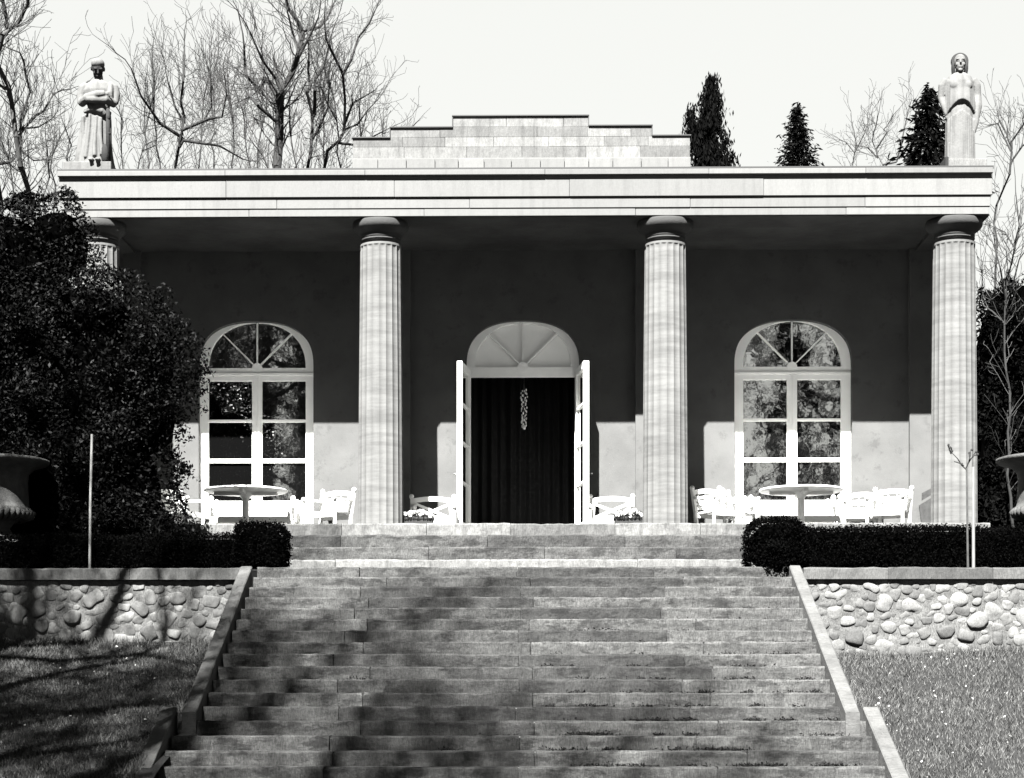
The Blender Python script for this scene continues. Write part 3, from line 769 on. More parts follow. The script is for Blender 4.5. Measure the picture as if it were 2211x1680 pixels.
def put(o, px, Y, rz=0.0):
    o.location = (WX(px, Y), Y, FL); o.rotation_euler = (0, 0, rz); return o
G1 = 'white garden chairs on the porch'
GT = 'round garden tables on the porch'; GB = 'garden benches under the windows'
ta = table('round white garden table before the left arched window', GT); put(ta, 530, 29.25)
tb = copy_tree(ta); tb["label"] = 'round white garden table before the right arched window'; put(tb, 1729, 29.3)
ba = bench('low white garden bench behind the round table under the left window', GB); put(ba, 538, 30.1)
bb = copy_tree(ba); bb["label"] = 'low white garden bench behind the round table under the right window'; put(bb, 1716, 30.1)
c1 = armchair('white cross backed armchair left of the open door behind a flower box', G1, 'cross', .66, .70, .27); put(c1, 935, 29.7, R(4))
c2 = copy_tree(c1); c2["label"] = 'white cross backed armchair right of the open door behind a flower box'; put(c2, 1319, 29.7, R(-4))
d1 = armchair('white slatted garden armchair between the left table and second column', G1, 'slat', .56, .80, .40); put(d1, 708, 29.75, R(-24))
for px, Y, rz, lab in ((398, 29.7, R(60), 'white slatted garden armchair half hidden by the big dark shrub'),
                       (1552, 29.6, R(28), 'white slatted garden armchair in the shadow edge beside the third column'),
                       (1606, 29.95, R(70), 'white slatted garden armchair turned sideways between third column and right table'),
                       (1918, 29.6, R(-24), 'white slatted garden armchair nearest the leaning dark board'),
                       (1862, 30.05, R(-12), 'white slatted garden armchair close to the wall behind the right table')):
    c = copy_tree(d1); c["label"] = lab; put(c, px, Y, rz)
# flower boxes by the door
def flowerbox(px, Y, w, label, seed):
    r_ = random.Random(seed); x = WX(px, Y)
    t = thing('flower_box', label, 'planter', (x, Y, FL), 'flower boxes beside the door')
    hb = .22
    mb = MB().box(x - w / 2, x + w / 2, Y - .13, Y + .13, FL, FL + hb, .01)
    mb.box(x - w / 2 - .01, x + w / 2 + .01, Y - .14, Y + .14, FL + hb - .03, FL + hb + .005, .006)
    mb.build('box', M['crate'], t)
    mb = MB()
    for i in range(110):
        px_ = x + r_.uniform(-w / 2, w / 2); py_ = Y + r_.uniform(-.15, .12); pz = FL + hb + r_.uniform(-.01, .12) * (1 - (abs(px_ - x) / (w * .62)) ** 2)
        for q in range(5):
            a = q * 1.257 + r_.random(); mb.blob((px_ + .016 * math.cos(a), py_ - .01, pz + .016 * math.sin(a)), (.013, .006, .013), 1)
    tag(mb.build('flowers', M['flower'], t), kind='stuff')
    V = []; 
    for i in range(700): V.append((x + r_.uniform(-w / 2, w / 2), Y + r_.uniform(-.15, .13), FL + hb - .03))
    blades('leaves', V, .12, .012, M['weed'], t)
flowerbox(903, 28.75, .46, 'dark flower box of white blossom left of the door by the second column', 1)
flowerbox(1358, 28.75, .46, 'dark flower box of white blossom right of the door by the third column', 2)
# leaning board by the last column
x0_, z_t = W(1986, 1076, 29.3); x1_, z_t2 = W(2016, 1046, 29.3)
bd = thing('leaning_board', 'dark two part board leaning behind the rightmost column', 'board', (x0_, 29.3, FL))
zz = lambda p: WZ(p, 29.3)
MB().plate([(WX(1992, 29.3), FL), (WX(2040, 29.3), FL), (WX(2040, 29.3), zz(1058)), (WX(1984, 29.3), zz(1092))], [], 29.3, 29.34).build('panel', M['board'], bd)
MB().plate([(WX(1990, 29.3), zz(1082)), (WX(2040, 29.3), zz(1052)), (WX(2040, 29.3), zz(1040)), (WX(1990, 29.3), zz(1066))], [], 29.29, 29.33).build('upper_panel', M['board'], bd)

# ------------------------------------------------------------------ leaves
def leaves(name, P_, size, m, parent=None, aspect=.45, seed=1, dirs=None, spread=1.0):
    rs = np.random.RandomState(seed); P_ = np.asarray(P_, dtype=float); n = len(P_)
    d = rs.normal(size=(n, 3)) * spread
    if dirs is not None: d += np.asarray(dirs)
    d /= np.linalg.norm(d, axis=1)[:, None] + 1e-9
    a = rs.normal(size=(n, 3)); b = np.cross(d, a); b /= np.linalg.norm(b, axis=1)[:, None] + 1e-9
    nn = np.cross(d, b)
    s_ = size * rs.uniform(.55, 1.3, n)[:, None]
    V = np.stack([P_ - d * s_ * .5, P_ + b * s_ * aspect * .5 + nn * s_ * .06, P_ + d * s_ * .5, P_ - b * s_ * aspect * .5 + nn * s_ * .06], 1)
    return raw(name, V.reshape(-1, 3), np.arange(4 * n).reshape(-1, 4), m, parent)
def inside(poly, x, y):
    c = False; j = len(poly) - 1
    for i in range(len(poly)):
        xi, yi = poly[i]; xj, yj = poly[j]
        if (yi > y) != (yj > y) and x < (xj - xi) * (y - yi) / (yj - yi) + xi: c = not c
        j = i
    return c
def edge_dist(poly, x, y):
    best = 1e9; j = len(poly) - 1
    for i in range(len(poly)):
        ax, ay = poly[j]; bx_, by = poly[i]; dx, dy = bx_ - ax, by - ay
        t = max(0, min(1, ((x - ax) * dx + (y - ay) * dy) / (dx * dx + dy * dy + 1e-9)))
        best = min(best, math.hypot(x - ax - t * dx, y - ay - t * dy)); j = i
    return best
def bush(name, label, cat, poly_px, Yc, depth, n, leaf, m, cores, seed, group=None, aspect=.45, edge=.0, sprigs=0, keep=None, cut=None):
    """big shrub: leaves through a rounded volume whose outline is the measured one"""
    r_ = random.Random(seed)
    poly = [W(x, y, Yc) for x, y in poly_px]
    xs = [p[0] for p in poly]; zs_ = [p[1] for p in poly]
    t = thing(name, label, cat, ((min(xs) + max(xs)) / 2, Yc, min(zs_)), group)
    pts = []; tries = 0
    while len(pts) < n and tries < n * 12:
        tries += 1
        x, z = r_.uniform(min(xs), max(xs)), r_.uniform(min(zs_), max(zs_))
        if not inside(poly, x, z): continue
        e = edge_dist(poly, x, z)
        q = math.sin(4.1 * x + 2.2 * z + seed) + math.sin(5.7 * z - 2.1 * x) + math.sin(8.3 * x + 6.1 * z)
        if e < edge and r_.random() > .25 + .75 * e / edge and q < .8: continue
        if keep is not None and not keep(x, z): continue
        if math.sin(2.3 * x + 1.1 * z + seed) + math.sin(2.9 * z - 1.7 * x) + math.sin(6.1 * x) * math.sin(5.3 * z) < -1.05 and r_.random() < .8 and e > .15: continue
        half = depth * min(1, math.sqrt(min(1, e / (depth * .9))) + .08)
        u = r_.random()
        y = Yc - half * (1 - .30 * u * u) + .09 * q * min(1, e) if r_.random() < .8 else Yc + r_.uniform(-half, half)
        if cut is not None and cut(x, y, z): continue
        pts.append((x, y, z))
    for _ in range(sprigs):                              # stray shoots breaking the outline
        i = r_.randrange(len(poly)); (ax, az_), (bx_, bz_) = poly[i - 1], poly[i]
        if math.hypot(bx_ - ax, bz_ - az_) > 1.2 and bx_ == ax: continue
        u = r_.random(); x0, z0_ = ax + (bx_ - ax) * u, az_ + (bz_ - az_) * u
        if z0_ < TERR + .3 or x0 < min(xs) + .3 or (WX(170, Yc) < x0 < WX(330, Yc) and z0_ > WZ(600, Yc)): continue
        mx_, mz_ = sum(xs) / len(xs), sum(zs_) / len(zs_)
        d = Vector((x0 - mx_, 0, z0_ - mz_)).normalized() + Vector((r_.gauss(0, .4), r_.gauss(0, .5), r_.gauss(.2, .4))); d.normalize()
        L = r_.uniform(.10, .28); y0 = Yc + r_.uniform(-.25, .2)
        for q in range(int(L * 60)):
            w_ = r_.random(); p = Vector((x0, y0, z0_)) + d * (L * w_ - .08)
            pts.append((p.x + r_.gauss(0, .03), p.y + r_.gauss(0, .03), p.z + r_.gauss(0, .03) - .08 * w_ * w_))
    leaves('crown', pts, leaf, m, t, aspect, seed)
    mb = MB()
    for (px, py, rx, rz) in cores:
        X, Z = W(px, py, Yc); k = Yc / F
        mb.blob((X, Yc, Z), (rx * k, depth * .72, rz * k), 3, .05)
    mb.build('dark_core', M['core'], t)
    mb = MB()
    X, Z = W(cores[0][0], cores[0][1], Yc)
    for i in range(5):
        mb.tube([(X + (i - 2) * .12, Yc + .1, TERR), (X + (i - 2) * .2, Yc + .12, TERR + 1.0), (X + (i - 2) * .25, Yc + .1, TERR + 2.2)], [.07, .05, .02], 7)
    mb.build('trunk', M['bark'], t)
    return t
shrub_poly = [(-330, 1230), (-330, 470), (-200, 430), (-100, 450), (-20, 452), (8, 442), (30, 432), (62, 418), (100, 428), (150, 415), (168, 425), (172, 450), (196, 468), (218, 500), (226, 540),
              (232, 572), (262, 580), (300, 588), (306, 615), (330, 636), (352, 632), (362, 660), (400, 698), (418, 726), (432, 752), (424, 782), (446, 800), (434, 812), (428, 850), (424, 900),
              (398, 930), (382, 962), (376, 990), (404, 1006), (392, 1028), (384, 1050), (392, 1082), (404, 1112), (424, 1128), (420, 1230)]
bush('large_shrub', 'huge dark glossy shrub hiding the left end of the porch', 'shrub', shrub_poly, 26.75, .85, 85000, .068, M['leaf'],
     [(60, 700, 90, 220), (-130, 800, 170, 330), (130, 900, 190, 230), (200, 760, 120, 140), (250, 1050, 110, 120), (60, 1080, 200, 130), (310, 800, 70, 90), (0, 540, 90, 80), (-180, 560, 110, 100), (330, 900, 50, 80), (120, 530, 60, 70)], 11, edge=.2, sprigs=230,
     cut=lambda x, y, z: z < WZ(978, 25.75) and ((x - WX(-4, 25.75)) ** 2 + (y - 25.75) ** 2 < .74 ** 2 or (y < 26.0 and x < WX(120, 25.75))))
rb_poly = [(2085, 1230), (2085, 1000), (2088, 800), (2092, 700), (2106, 650), (2124, 626), (2148, 655), (2172, 606), (2196, 640), (2236, 560), (2330, 570), (2480, 620), (2520, 1230)]
bush('dark_evergreen', 'dark evergreen mass rising behind the rightmost column', 'tree', rb_poly, 33.2, .8, 30000, .12, M['conifer'],
     [(2170, 900, 72, 260), (2320, 900, 130, 300), (2180, 1100, 70, 130), (2250, 720, 80, 110)], 12, edge=.25, sprigs=160, aspect=.35)
def hedge(label, boxes, seed, n_per=3400):
    r_ = random.Random(seed); b0 = boxes[0]
    t = thing('clipped_hedge', label, 'hedge', ((b0[0] + b0[1]) / 2, (b0[2] + b0[3]) / 2, b0[4]), 'clipped hedges along the terrace')
    mb = MB(); pts = []
    for (x0, x1, y0, y1, z0, z1, rnd) in boxes:
        mb.box(x0 + .04, x1 - .04, y0 + .05, y1 - .05, z0, z1 - .05, rnd * .9)
        a = (x1 - x0) * (z1 - z0) + (x1 - x0) * (y1 - y0) + 2 * (y1 - y0) * (z1 - z0)
        for _ in range(int(n_per * a)):
            f = r_.random() * a
            x, y, z = r_.uniform(x0, x1), r_.uniform(y0, y1), r_.uniform(z0, z1)
            if f < (x1 - x0) * (z1 - z0): y = y0
            elif f < (x1 - x0) * (z1 - z0) + (x1 - x0) * (y1 - y0): z = z1
            elif r_.random() < .5: x = x0
            else: x = x1
            # round the edges
            cx_, cy_, cz_ = (min(max(x, x0 + rnd), x1 - rnd), min(max(y, y0 + rnd), y1 - rnd), min(max(z, z0 + rnd), z1 - rnd))
            d = Vector((x - cx_, y - cy_, z - cz_))
            if d.length > rnd: d = d.normalized() * rnd; x, y, z = cx_ + d.x, cy_ + d.y, cz_ + d.z
            k = .024; un = .035 * (math.sin(5.1 * x + 3 * z + seed) + math.sin(7.7 * z - 3.3 * x + 2 * y) + math.sin(11 * x + 9 * y)) / 1.6
            if r_.random() < .02: un += r_.uniform(.02, .07)
            nv = Vector((x - (x0 + x1) / 2, 0, 0)).normalized() if abs(f) < 0 else Vector((0, -1, .4)); x, y, z = x + nv.x * un, y + nv.y * un * .7, z + nv.z * un
            pts.append((x + r_.gauss(0, k), y + r_.gauss(0, k), z + r_.gauss(0, k)))
    leaves('foliage', pts, .034, M['hedge'], t, .6, seed)
    mb.build('dark_core', M['core'], t)
ZT = TERR
hedge('low dark clipped hedge below the large left shrub, cube end by the stairs',
      [(WX(-500, 25.4), WX(520, 25.4), 25.26, 25.62, ZT, WZ(1156, 25.4), .10), (WX(508, 25.2), WX(615, 25.2), 25.0, 25.75, ZT, WZ(1131, 25.2), .14)], 21)
hedge('dark clipped hedge right of the stairs with a rounded end overhanging the curb',
      [(WX(1700, 25.4), WX(2700, 25.4), 25.3, 25.95, ZT, WZ(1141, 25.4), .09), (WX(1616, 25.0), WX(1738, 25.0), 24.9, 25.7, ZT, WZ(1122, 25.0), .20), (WX(1650, 24.9), WX(1700, 24.9), 24.72, 25.1, WZ(1240, 24.8), WZ(1170, 24.8), .10)], 22)

tag(leaves('step_weeds', WEEDS, .034, M['weed'], None, .5, 9), 'dark moss and weeds rooted along the inner corners of the stone steps', 'weeds', kind='stuff')
tag(leaves('fallen_leaves', LITTER, .036, M['litter'], None, .6, 3), 'pale fallen leaves scattered over the grass on both lawns', 'leaves', kind='stuff')
# ------------------------------------------------------------------ urns, stakes, sapling
def urn(px, label):
    Y = 25.75; x = WX(px, Y); k = Y / F
    z = lambda py: WZ(py, Y)
    t = thing('stone_urn', label, 'urn', (x, Y, TERR), 'stone urns at both ends of the terrace')
    MB().box(x - .38, x + .38, Y - .38, Y + .38, TERR, z(1168), .015).build('pedestal', M['urn'], t)
    mb = MB().lathe([(.30, z(1168)), (.32, z(1160)), (.2, z(1150)), (.16, z(1140)), (.22, z(1128)), (.43, z(1110))], (x, Y, 0), 48)
    mb.lathe([(.43, z(1112)), (.475, z(1106)), (.47, z(1098)), (.43, z(1094)), (.42, z(1085)), (.405, z(1040)), (.42, z(1022)), (.50, z(1010)), (.66, z(1002)), (.70, z(997)), (.70, z(992)), (.66, z(990)), (.4, z(1000))], (x, Y, 0), 56)
    mb.build('bowl', M['urn'], t, smooth=True)
    mb = MB()
    for i in range(36):
        a = 2 * math.pi * i / 36
        p = [(x + r_ * math.cos(a), Y + r_ * math.sin(a), z(q)) for r_, q in ((.455, 1100), (.485, 1106), (.46, 1114), (.33, 1124))]
        mb.tube(p, [.022, .036, .034, .016], 8)
    mb.build('gadroon_band', M['urn'], t, smooth=True)
urn(-4, 'weathered stone urn with flared rim before the large left shrub')
urn(2262, 'weathered stone urn with flared rim before the dark evergreen at right')
x, Y = WX(196, 25.15), 25.15
o = MB().tube([(WX(193.5, Y), Y, TERR - .02), (WX(195, Y), Y, WZ(1080, Y)), (WX(198.5, Y), Y, WZ(936, Y))], [.019, .018, .018], 10).build('garden_stake', M['pole'])
tag(o, 'tall thin white stake standing before the dark shrub', 'stake', 'white garden stakes')
o = MB().tube([(WX(2101, Y), Y, TERR - .02), (WX(2100.5, Y), Y, WZ(1010, Y))], [.022, .02], 10).build('garden_stake', M['pole'])
tag(o, 'white stake tied beside the young sapling at right', 'stake', 'white garden stakes')
sp = thing('young_sapling', 'thin leafless sapling with a forked top before the rightmost column', 'sapling', (WX(2088, Y), Y, TERR))
q = lambda a, b, dy=0: (WX(a, Y), Y + dy, WZ(b, Y))
MB().tube([q(2089, 1226), q(2087.5, 1120), q(2086.5, 1050), q(2086, 1013)], [.016, .013, .012, .011], 8).build('trunk', M['bark_light'], sp)
mb = MB()
for pl in ([(2086, 1016), (2077, 1006), (2065, 993), (2052, 978)], [(2079, 1008), (2070, 1003), (2060, 998)], [(2086, 1014), (2091, 1000), (2094, 985), (2096, 972)], [(2090, 1003), (2098, 990), (2106, 978)], [(2092, 995), (2091, 980)],
           [(2054, 981), (2048, 970), (2047, 962)], [(2054, 980), (2053, 968)], [(2099, 989), (2103, 985), (2109, 984)]):
    mb.tube([q(a, b, rng.uniform(-.05, .05)) for a, b in pl], [.010 - .0018 * i for i in range(len(pl))], 6)
for a, b in ((2050, 968), (2055, 976), (2047, 963), (2098, 973), (2107, 978), (2110, 983), (2092, 980), (2076, 1004)):
    mb.blob(q(a, b), (.018, .015, .022), 1)
mb.build('branches', M['bark'], sp)

# ------------------------------------------------------------------ trees
class Segs:
    def __init__(s): s.a = []; s.b = []; s.ra = []; s.rb = []
    def add(s, p, q, r0, r1): s.a.append(p); s.b.append(q); s.ra.append(r0); s.rb.append(r1)
    def build(s, name, m, parent, n=4):
        if not s.a: return None
        A, B = np.array(s.a), np.array(s.b); ra, rb = np.array(s.ra), np.array(s.rb)
        d = B - A; d /= np.linalg.norm(d, axis=1)[:, None] + 1e-9
        u = np.where(np.abs(d[:, 1:2]) < .9, np.array([[0, 1., 0]]), np.array([[1., 0, 0]]))
        e1 = np.cross(d, u); e1 /= np.linalg.norm(e1, axis=1)[:, None]; e2 = np.cross(d, e1)
        V = []
        for k in range(n):
            c, s_ = math.cos(2 * math.pi * k / n), math.sin(2 * math.pi * k / n)
            V.append(A + (e1 * c + e2 * s_) * ra[:, None])
        for k in range(n):
            c, s_ = math.cos(2 * math.pi * k / n), math.sin(2 * math.pi * k / n)
            V.append(B + (e1 * c + e2 * s_) * rb[:, None])
        V = np.stack(V, 1).reshape(-1, 3); base = (np.arange(len(A)) * 2 * n)[:, None]
        Fc = np.concatenate([base + np.array([[k, (k + 1) % n, n + (k + 1) % n, n + k]]) for k in range(n)], 0)
        return raw(name, V, Fc, m, parent)
def rv(r_): return Vector((r_.gauss(0, 1), r_.gauss(0, 1), r_.gauss(0, 1)))
UP = Vector((0, 0, 1))
def branch(sg, r_, p, d, L, r, lev, up=.10, wob=.22, rmin=.004, dens=1.0, ok=None):
    n = max(2, int(L / (.16 if lev else .22))); st_ = L / n
    if ok is not None and not ok(p): return
    for i in range(n):
        d = d + rv(r_) * (wob * (.7 if lev else 1)); d.z += up; d.normalize()
        q = p + d * st_; t0, t1 = i / n, (i + 1) / n
        if ok is not None and not ok(q): return
        sg.add(p, q, max(rmin, r * (1 - .75 * t0)), max(rmin, r * (1 - .75 * t1))); p = q
        if lev < 3 and i > 0:
            k = {0: .85, 1: .8, 2: .35}[lev] * dens
            while r_.random() < k:
                k -= .6
                s_ = rv(r_); s_ -= d * s_.dot(d); s_.normalize()
                an = r_.uniform(.45, 1.0); nd = d * math.cos(an) + s_ * math.sin(an)
                branch(sg, r_, p, nd, L * r_.uniform(.32, .55) * (1 - .3 * t1), max(rmin, r * (1 - .75 * t1) * .55), lev + 1, up * .9, wob, rmin, dens, ok)
def bare_tree(label, Y, limbs, seed, group, tw=1.6, per_m=3.0, rmin=.0048, up=.10, matk='bark', twigk='twig', dens=1.0, start=.25, yj=.10, br=.28, world=False, ok=None):
    """limbs: lists of measured points with start and end radius in photo units; twigs grow from them"""
    r_ = random.Random(seed); k = Y / F
    tr, cr = Segs(), Segs()
    b0 = limbs[0][0][0]
    base = (WX(b0[0], Y), Y, TERR) if not world else tuple(b0)
    t = thing('bare_tree', label, 'tree', base, group)
    grown = []
    for li, (pl, r0, r1) in enumerate(limbs):
        if world: pts = [Vector(p) for p in pl]
        else:
            yy = 0.0; pts = []
            for (a, b) in pl:
                X, Z = W(a, b, Y); pts.append(Vector((X, Y + yy, Z))); yy += r_.gauss(0, yj * 4)
            r0, r1 = r0 * k * .92, r1 * k * .8
        if li == 0 and not world and pts[0][2] > TERR + .1: pts.insert(0, Vector((pts[0][0] + r_.uniform(-.2, .2), Y, TERR - .05)))
        if li and not world and grown:                   # limbs spring from the wood already there
            nb = min(grown, key=lambda g: (g.x - pts[0].x) ** 2 + (g.z - pts[0].z) ** 2)
            for q in pts: q.y += nb.y - Y
            pts.insert(0, nb.copy())
        # refine with a slight crookedness
        fine = []
        for a, b in zip(pts, pts[1:]):
            m_ = max(1, int((b - a).length / .35))
            for i in range(m_): fine.append(a + (b - a) * (i / m_) + rv(r_) * (.035 if i else 0))
        fine.append(pts[-1]); n = len(fine) - 1; grown += fine
        for i in range(n):
            if ok is not None and not (ok(fine[i]) and ok(fine[i + 1])): fine = fine[:i + 1]; break
            ra, rb = r0 + (r1 - r0) * i / n, r0 + (r1 - r0) * (i + 1) / n
            tr.add(fine[i], fine[i + 1], ra, rb)
            seglen = (fine[i + 1] - fine[i]).length; d = (fine[i + 1] - fine[i]).normalized()
            if i / n < start and li == 0: continue
            c = per_m * seglen
            while r_.random() < c:
                c -= 1
                s_ = rv(r_); s_ -= d * s_.dot(d); s_.normalize()
                an = r_.uniform(.4, 1.05); nd = d * math.cos(an) + s_ * math.sin(an) + UP * .15
                if ok is not None and not ok(fine[i]): continue
                branch(cr, r_, fine[i] + (fine[i + 1] - fine[i]) * r_.random(), nd.normalized(), tw * r_.uniform(.5, 1.25), max(rmin * 1.5, min(ra * br, .03 * tw)), 1 if tw < 1.2 else 0, up, .22, rmin, dens, ok)
        if len(fine) < 2: continue
        d = (fine[-1] - fine[-2]).normalized()
        branch(cr, r_, fine[-1], d, tw * 1.1, max(rmin, r1), 0, up, .2, rmin, dens, ok)
    tr.build('trunk', M[matk], t, 7); cr.build('crown', M[twigk], t, 3)
    return t
GN = 'bare trees rising behind the pavilion'
bare_tree('big crooked bare oak forking above the roof, thickest trunk behind the pavilion', 41, [
    ([(598, 362), (600, 300), (601, 232)], 15, 12), ([(601, 234), (586, 178), (574, 150), (560, 142), (540, 143), (518, 133), (512, 108), (515, 70)], 9, 3),
    ([(604, 230), (606, 215), (617, 197), (635, 165), (652, 144), (658, 87), (649, 64), (626, 29), (608, -5)], 10, 3), ([(655, 84), (690, 55), (701, 29), (713, -8)], 4, 2),
    ([(612, 208), (598, 180), (580, 165), (560, 120)], 5, 2), ([(652, 130), (640, 95), (632, 60)], 4, 2), ([(655, 145), (680, 110), (700, 80)], 4, 2), ([(600, 262), (560, 235), (535, 200), (520, 170)], 5, 2)], 31, GN, 1.16, 9.3)
bare_tree('slender upright bare tree just right of the thickest oak trunk', 42, [
    ([(664, 362), (670, 289), (671, 240), (661, 197), (658, 150), (664, 110)], 8, 3), ([(675, 236), (681, 202), (681, 173), (695, 130), (707, 87)], 5, 2), ([(668, 300), (690, 262), (705, 225), (712, 180)], 4, 2)], 32, GN, 1.02, 9.2)
bare_tree('bare tree with rising side branches nearest the stepped attic', 43, [
    ([(700, 364), (712, 340), (739, 325), (748, 303), (753, 246), (752, 202), (725, 156)], 8, 3), ([(753, 205), (771, 179), (785, 130), (823, 87)], 4, 1.5), ([(748, 290), (770, 255), (790, 230), (812, 205)], 4, 1.5), ([(735, 330), (775, 325), (800, 300), (830, 290)], 4, 1.5),
    ([(745, 300), (778, 290), (800, 268), (825, 240)], 3, 1.3)], 33, GN, 0.95, 9.2)
bare_tree('bare spreading tree with low limbs midway between statue and oak', 42, [
    ([(378, 362), (395, 333), (404, 300), (400, 255), (410, 205), (408, 150)], 8, 3), ([(404, 318), (440, 326), (480, 328), (525, 345)], 5, 2), ([(398, 310), (360, 290), (332, 252), (318, 205)], 5, 2), ([(402, 300), (450, 270), (470, 235), (486, 195)], 5, 2), ([(400, 270), (380, 235), (370, 190)], 4, 2)], 34, GN, 1.02, 9.2)
bare_tree('tall bare tree with pale stem at the far left, crown cut by the photo top', 36, [
    ([(66, 440), (64, 380), (60, 325), (52, 260), (44, 200), (38, 160), (40, 110), (50, 60), (46, -40)], 11, 4), ([(48, 180), (62, 150), (85, 110), (112, 82), (128, 40), (138, -30)], 6, 2.5), ([(42, 165), (28, 140), (12, 118), (-8, 70)], 4, 2),
    ([(60, 330), (78, 290), (92, 240), (106, 190), (112, 160)], 4, 2), ([(50, 240), (20, 215), (-10, 195)], 4, 2), ([(64, 300), (100, 295), (140, 290)], 3, 1.5), ([(40, 120), (20, 70), (10, 20), (12, -30)], 4, 2)], 35, GN, 1.02, 9.3, matk='bark_light')
bare_tree('leaning bare tree at the left photo edge beside the pale stemmed tree', 37, [
    ([(4, 440), (8, 380), (14, 330), (6, 280), (12, 220), (28, 150), (36, 110)], 8, 3), ([(10, 330), (-10, 300), (-30, 250)], 4, 2), ([(8, 285), (40, 310), (70, 300)], 3, 1.5)], 36, GN, 0.95, 9.2)
mk = [(262, 330, 268, 262, .9), (300, 350, 330, 300, 1.), (322, 352, 312, 215, 1.3), (345, 350, 352, 190, 1.5), (430, 355, 446, 175, 1.6), (462, 355, 440, 130, 1.8), (500, 358, 486, 150, 1.6), (540, 360, 520, 215, 1.4), (556, 360, 580, 200, 1.4), (640, 362, 625, 215, 1.4),
      (700, 362, 690, 160, 1.6), (735, 362, 715, 190, 1.4), (778, 345, 792, 235, 1.1), (815, 340, 828, 270, .9), (120, 400, 128, 300, 1.1), (150, 380, 152, 310, .9), (95, 420, 88, 330, 1.0), (870, 300, 885, 262, .7), (30, 420, 22, 300, 1.1)]
wd = ['thin', 'upright', 'slanting', 'twiggy', 'forked']
near = ['close right of the left statue', 'a little right of the left statue', 'with many fine twigs left of the spreading tree', 'directly left of the spreading tree', 'directly right of the spreading tree', 'leaning left between spreading tree and oak',
        'rising tall left of the crooked oak', 'low against the left side of the crooked oak', 'crossing the trunk of the crooked oak', 'between the two upright trunks right of the oak', 'just right of the slender upright tree', 'amid the branches left of the attic tree',
        'close to the left end of the attic', 'behind the lowest attic step', 'left of the draped man statue', 'touching the left statue plinth in view', 'right of the pale stemmed tree', 'peeping over the second attic step', 'under the pale stemmed tree at left']
for i, (a, b, c, d, tw) in enumerate(mk):
    m1 = ((a + c) / 2 + rng.uniform(-8, 8), (b + d) / 2)
    e = (c + rng.uniform(-30, 30), d - rng.uniform(5, 25))
    bare_tree('%s young bare tree %s' % (wd[i % 5], near[i]), 43 + (i * 1.7) % 6, [([(a, b), m1, (c, d)], 4.2, 1.6), ([m1, ((m1[0] + e[0]) / 2 + rng.uniform(-10, 10), (m1[1] + e[1]) / 2), e], 2.6, 1.2)], 50 + i, 'young bare trees behind the pavilion', tw * .66, 9.0, up=.18)
GR = 'bare trees on the right behind the pavilion'
bare_tree('pale thin bare tree left of the spruce behind the woman statue', 52, [([(1840, 356), (1842, 320), (1836, 290)], 2.6, 1.2), ([(1841, 335), (1856, 305), (1862, 285)], 1.8, 1), ([(1838, 340), (1822, 315), (1812, 300)], 1.8, 1)], 81, GR, .9, 6.9, twigk='twig_far', matk='twig_far')
bare_tree('pale bare tree with fan of twigs standing left of the woman statue', 50, [([(1905, 356), (1897, 325), (1893, 290), (1888, 262)], 3.0, 1.2), ([(1896, 315), (1915, 285), (1925, 255), (1935, 238)], 2.2, 1.1), ([(1899, 335), (1875, 315), (1858, 300)], 2, 1), ([(1935, 350), (1945, 300), (1955, 250), (1962, 225)], 2.5, 1)], 82, GR, .75, 6.9, twigk='twig_far', matk='twig_far')
bare_tree('bare tree with dark forked stem right of the woman statue', 40, [([(2150, 445), (2158, 400), (2163, 345), (2162, 310), (2168, 285)], 5, 2), ([(2160, 375), (2185, 340), (2212, 322)], 3, 1.5), ([(2161, 350), (2150, 315), (2135, 290), (2124, 280)], 2.5, 1.2), ([(2163, 330), (2180, 300), (2190, 270)], 2.5, 1.2), ([(2164, 310), (2152, 270), (2148, 245)], 2, 1)], 83, GR, .8, 6.4)
bare_tree('bare bushy tree over the dark evergreen at the right edge', 31.6, [([(2168, 760), (2171, 600), (2166, 520), (2160, 450)], 4, 1.4), ([(2170, 640), (2190, 560), (2205, 480)], 3, 1.2), ([(2169, 650), (2148, 590), (2138, 500)], 3, 1.2), ([(2168, 560), (2150, 520), (2128, 500)], 2.4, 1),
    ([(2171, 620), (2200, 600), (2230, 520)], 3, 1.2), ([(2168, 700), (2130, 640), (2118, 575)], 2.6, 1)], 84, GR, .7, 7.5, twigk='twig_far')
